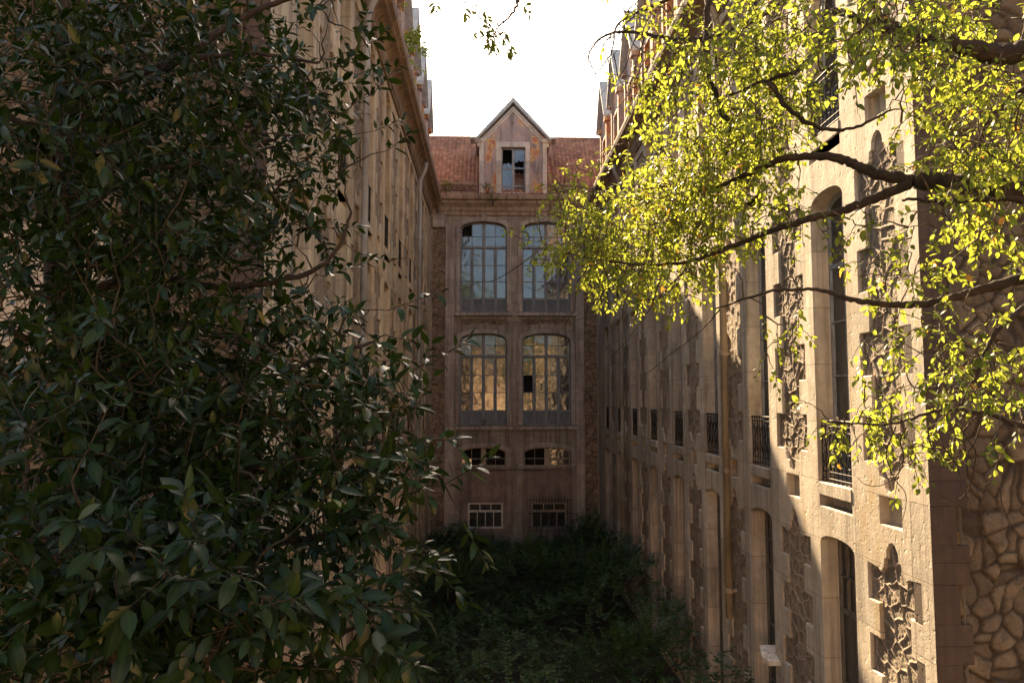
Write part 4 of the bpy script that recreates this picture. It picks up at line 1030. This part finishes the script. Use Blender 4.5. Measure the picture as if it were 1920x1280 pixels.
# overhanging sprigs at the top of the sky
tip = np.array([at(930 + rng.normal(0, 18), 58 + rng.normal(0, 14), 5.6) for _ in range(14)] + [at(870, 5, 5.6), at(885, 12, 5.6), at(820, -8, 5.6), at(760, -5, 5.5), at(980, 5, 5.6)])
fo = at(980, -700, 5.0)
tree('overhanging_branch', 'small leafy branch tip hanging into the white sky at the top', 'branch', tuple(fo), [([fo, at(1000, -400, 5.3), at(990, -150, 5.5)], .03, .012)],
     [([at(990, -150, 5.5), at(980, -40, 5.6), at(965, 20, 5.6), at(935, 50, 5.6)], .016, .006), ([at(990, -150, 5.5), at(900, -60, 5.6), at(850, -10, 5.6), at(760, -20, 5.6)], .010, .003)], tip,
     M['leaf_lit'], M['bark'], M['bark'], .060, .5, 8, .10, 8, up=0, twig_r=.006, droop=.3)

# ------------------------------------------------------------------ undergrowth
def fronds(name, pts, lean, parent=None, mat=None, seed=1, flen=.6, pairs=8, ll=.11, lw=.38, label=None, cat=None, kind=None, stem=False):
    rg = np.random.RandomState(seed); B = []; A = []; Nn = []; Ln = []; tb = MB()
    for p, d in zip(pts, lean):
        L_ = flen * rg.uniform(.6, 1.3); d = unit(d); sd = unit(np.cross(d, (0, 0, 1)) + 1e-3); nrm = unit(np.cross(sd, d))
        if stem: tb.tube([p, p + d * L_ * .5 + nrm * .0, p + d * L_ - np.array([0, 0, .12 * L_])], [.006, .005, .002], 3, False)
        for k in range(pairs):
            f_ = (k + .6) / pairs; c = p + d * L_ * f_ - np.array([0, 0, .12 * L_ * f_ * f_])
            for s_ in (-1, 1):
                B.append(c); A.append(unit(sd * s_ + d * .55 + rg.normal(0, .15, 3))); Nn.append(unit(nrm + rg.normal(0, .3, 3))); Ln.append(ll * rg.uniform(.7, 1.2) * (1.1 - .5 * f_))
    B, A, Nn, Ln = map(np.array, (B, A, Nn, Ln))
    V, Q, rib, m = leaves(B, A, Nn, Ln, Ln * lw, np.full(len(Ln), .2), .2, rows=4)
    base = wloc(parent) if parent is not None else np.zeros(3)
    me = mesh_np(name, V - base, [Q], mat, {'rib': rib, 'tone': np.repeat(rg.rand(len(B)), m) * .92}, True)
    return link(name, me, parent, base)
def canopy_h(x, y):
    n = vnoise(np.array([x + 50.]), np.array([y]), 31, 1.8)[0] * 1.3 + vnoise(np.array([x + 50.]), np.array([y]), 32, .7)[0] * .5
    wallside = max(0, (x - 2.2) / 2.7) * 1.0 * (1 if y < 30 else .6)
    return .35 + n + wallside * .9
rg = np.random.RandomState(4)
pts = []; dirs = []
while len(pts) < 3600:
    x = rg.uniform(L + .1, W - .15); y = 12 + 21.8 * rg.rand() ** .8; h_ = canopy_h(x, y) if y < 33 else canopy_h(x, y) * .8
    z = h_ - rg.exponential(.18); z = max(z, .1)
    pts.append(np.array([x, y, z])); dirs.append(np.array([rg.normal(0, .8), rg.normal(-.15, .8), rg.uniform(.1, .9)]))
o = fronds('undergrowth', pts, dirs, None, M['leaf_bush'], 9, .5, 7, .12, .42, stem=False)
tag(o, 'dark tangle of low bramble and fern covering the courtyard floor', 'undergrowth', None, 'stuff')
def shrub(label, x, y, z0, h_, r_, n, seed, name='shrub', mat='leaf_bush', flen=.5, ll=.12, pairs=7):
    root = empty(name, (x, y, z0)); tag(root, label, name.replace('_', ' ')); r2 = np.random.RandomState(seed)
    st = MB(); P_ = []; D_ = []
    for k in range(9):
        a_ = r2.rand() * 6.28; e = np.array([x + .7 * r_ * math.cos(a_), y + .7 * r_ * math.sin(a_), z0 + h_ * r2.uniform(.6, .9)])
        st.tube(spline([(x, y, z0), (x * .7 + e[0] * .3, y * .7 + e[1] * .3, z0 + h_ * .35), e], 5), list(np.linspace(.03, .008, 11)) if h_ > 1 else .006, 5)
    st.obj('stem', M['bark'], root, smooth=True)
    for k in range(n):
        v = unit(r2.normal(0, 1, 3)); v[2] = abs(v[2]) * 1.0 if r2.rand() < .75 else v[2]; rr = r2.uniform(.45, 1.0) ** .6 * (1 + .25 * math.sin(3 * math.atan2(v[1], v[0]) + seed) + r2.normal(0, .08))
        P_.append(np.array([x + v[0] * r_ * rr, y + v[1] * r_ * rr, z0 + h_ * .5 + v[2] * h_ * .5 * rr])); D_.append(v + np.array([0, 0, .3]) + r2.normal(0, .3, 3))
    fronds('foliage', P_, D_, root, M[mat], seed, flen, pairs, ll)
    return root
shrub('leafy shrub climbing at the foot of the right wing beside the end building', 3.9, 30.6, 0, 2.5, .9, 150, 31)
shrub('rounded shrub in front of the barred basement window', 2.3, 31.0, 0, 1.5, 1.3, 180, 32)
shrub('broad dark shrub against the right wing wall halfway along', 3.8, 24.5, 0, 2.5, 1.3, 210, 33)
shrub('bramble mound in the middle of the courtyard floor', 1.6, 25.5, 0, 2.3, 1.6, 240, 34)
shrub('low dark shrub under the left basement window', -.9, 31.8, 0, 1.7, 1.0, 130, 35)
shrub('spreading shrub leaning from the foot of the left wing', -1.4, 25.5, 0, 1.9, 1.1, 160, 36)
shrub('nearest bramble mound at the bottom of the courtyard, beside the right wing', 3.3, 17.5, 0, 2.0, 1.5, 230, 37)
shrub('tall tree behind the camera mirrored at the foot of the upper end windows', -3.5, -19, 11, 9.5, 3.4, 320, 71, 'rear_tree', 'leaf_lit', 1.6, .5)
shrub('tree behind the camera mirrored in the right hand tall end windows', 4.2, -17, 6.5, 8.5, 2.6, 240, 72, 'rear_tree', 'leaf_lit', 1.4, .45)
# little weeds rooted in ledges and gutters
def weed(label, p, h_, n, seed, mat='leaf_weed'):
    shrub(label, p[0], p[1], p[2], h_, h_ * .45, n, seed, 'weed', mat, h_ * .4, h_ * .16, 4)
weed('dry weed growing on the cornice left of the dormer window', (-.12, YF - .12, H + 9.34), .55, 22, 61)
weed('weed hanging beneath the dormer window on the cornice face', (.12, YF - .42, H + 8.72), .5, 20, 62)
weed('weed tuft growing on the window sill of the lower left tall window', (-.25, YF - .1, H - 1.16), .28, 20, 63)
weed('weed bush on the roof gutter at the corner of the left wing', (-2.0, YF - .25, H + 9.30), .6, 30, 64)
weed('yellow green plant rooted on the left wing cornice near the top of the sky', (-2.45, 20.6, CORN + .62), 1.1, 60, 65, 'leaf_lit')

# ------------------------------------------------------------------ white slab jutting from a lower window of the right wing
pw = at(1437, 1225, 13.4)
sb = MB()
bz = at(1437, 1228, 13.2)[2]
lo_ = [(W + .16, 13.42, bz + .02), (W - .20, 13.36, bz + .06), (W - .27, 13.08, bz - .01), (W - .21, 12.93, bz - .03), (W + .16, 12.96, bz - .04)]
th_ = [(x_, y_, z_ + .085 - .02 * k_) for k_, (x_, y_, z_) in enumerate(lo_)]
dn_ = [(x_ + .03, y_, z_ - .10 + .015 * k_) for k_, (x_, y_, z_) in enumerate(lo_)]
sb.add(th_ + dn_, [(0, 1, 2, 3, 4), (9, 8, 7, 6, 5)] + [(k_, k_ + 5, (k_ + 1) % 5 + 5, (k_ + 1) % 5) for k_ in range(5)])
tag(sb.obj('broken_board', M['white']), 'peeling white board jutting out of a lower window of the right wing', 'board')
for o in bpy.data.objects:
    if '_w' in o: del o['_w']
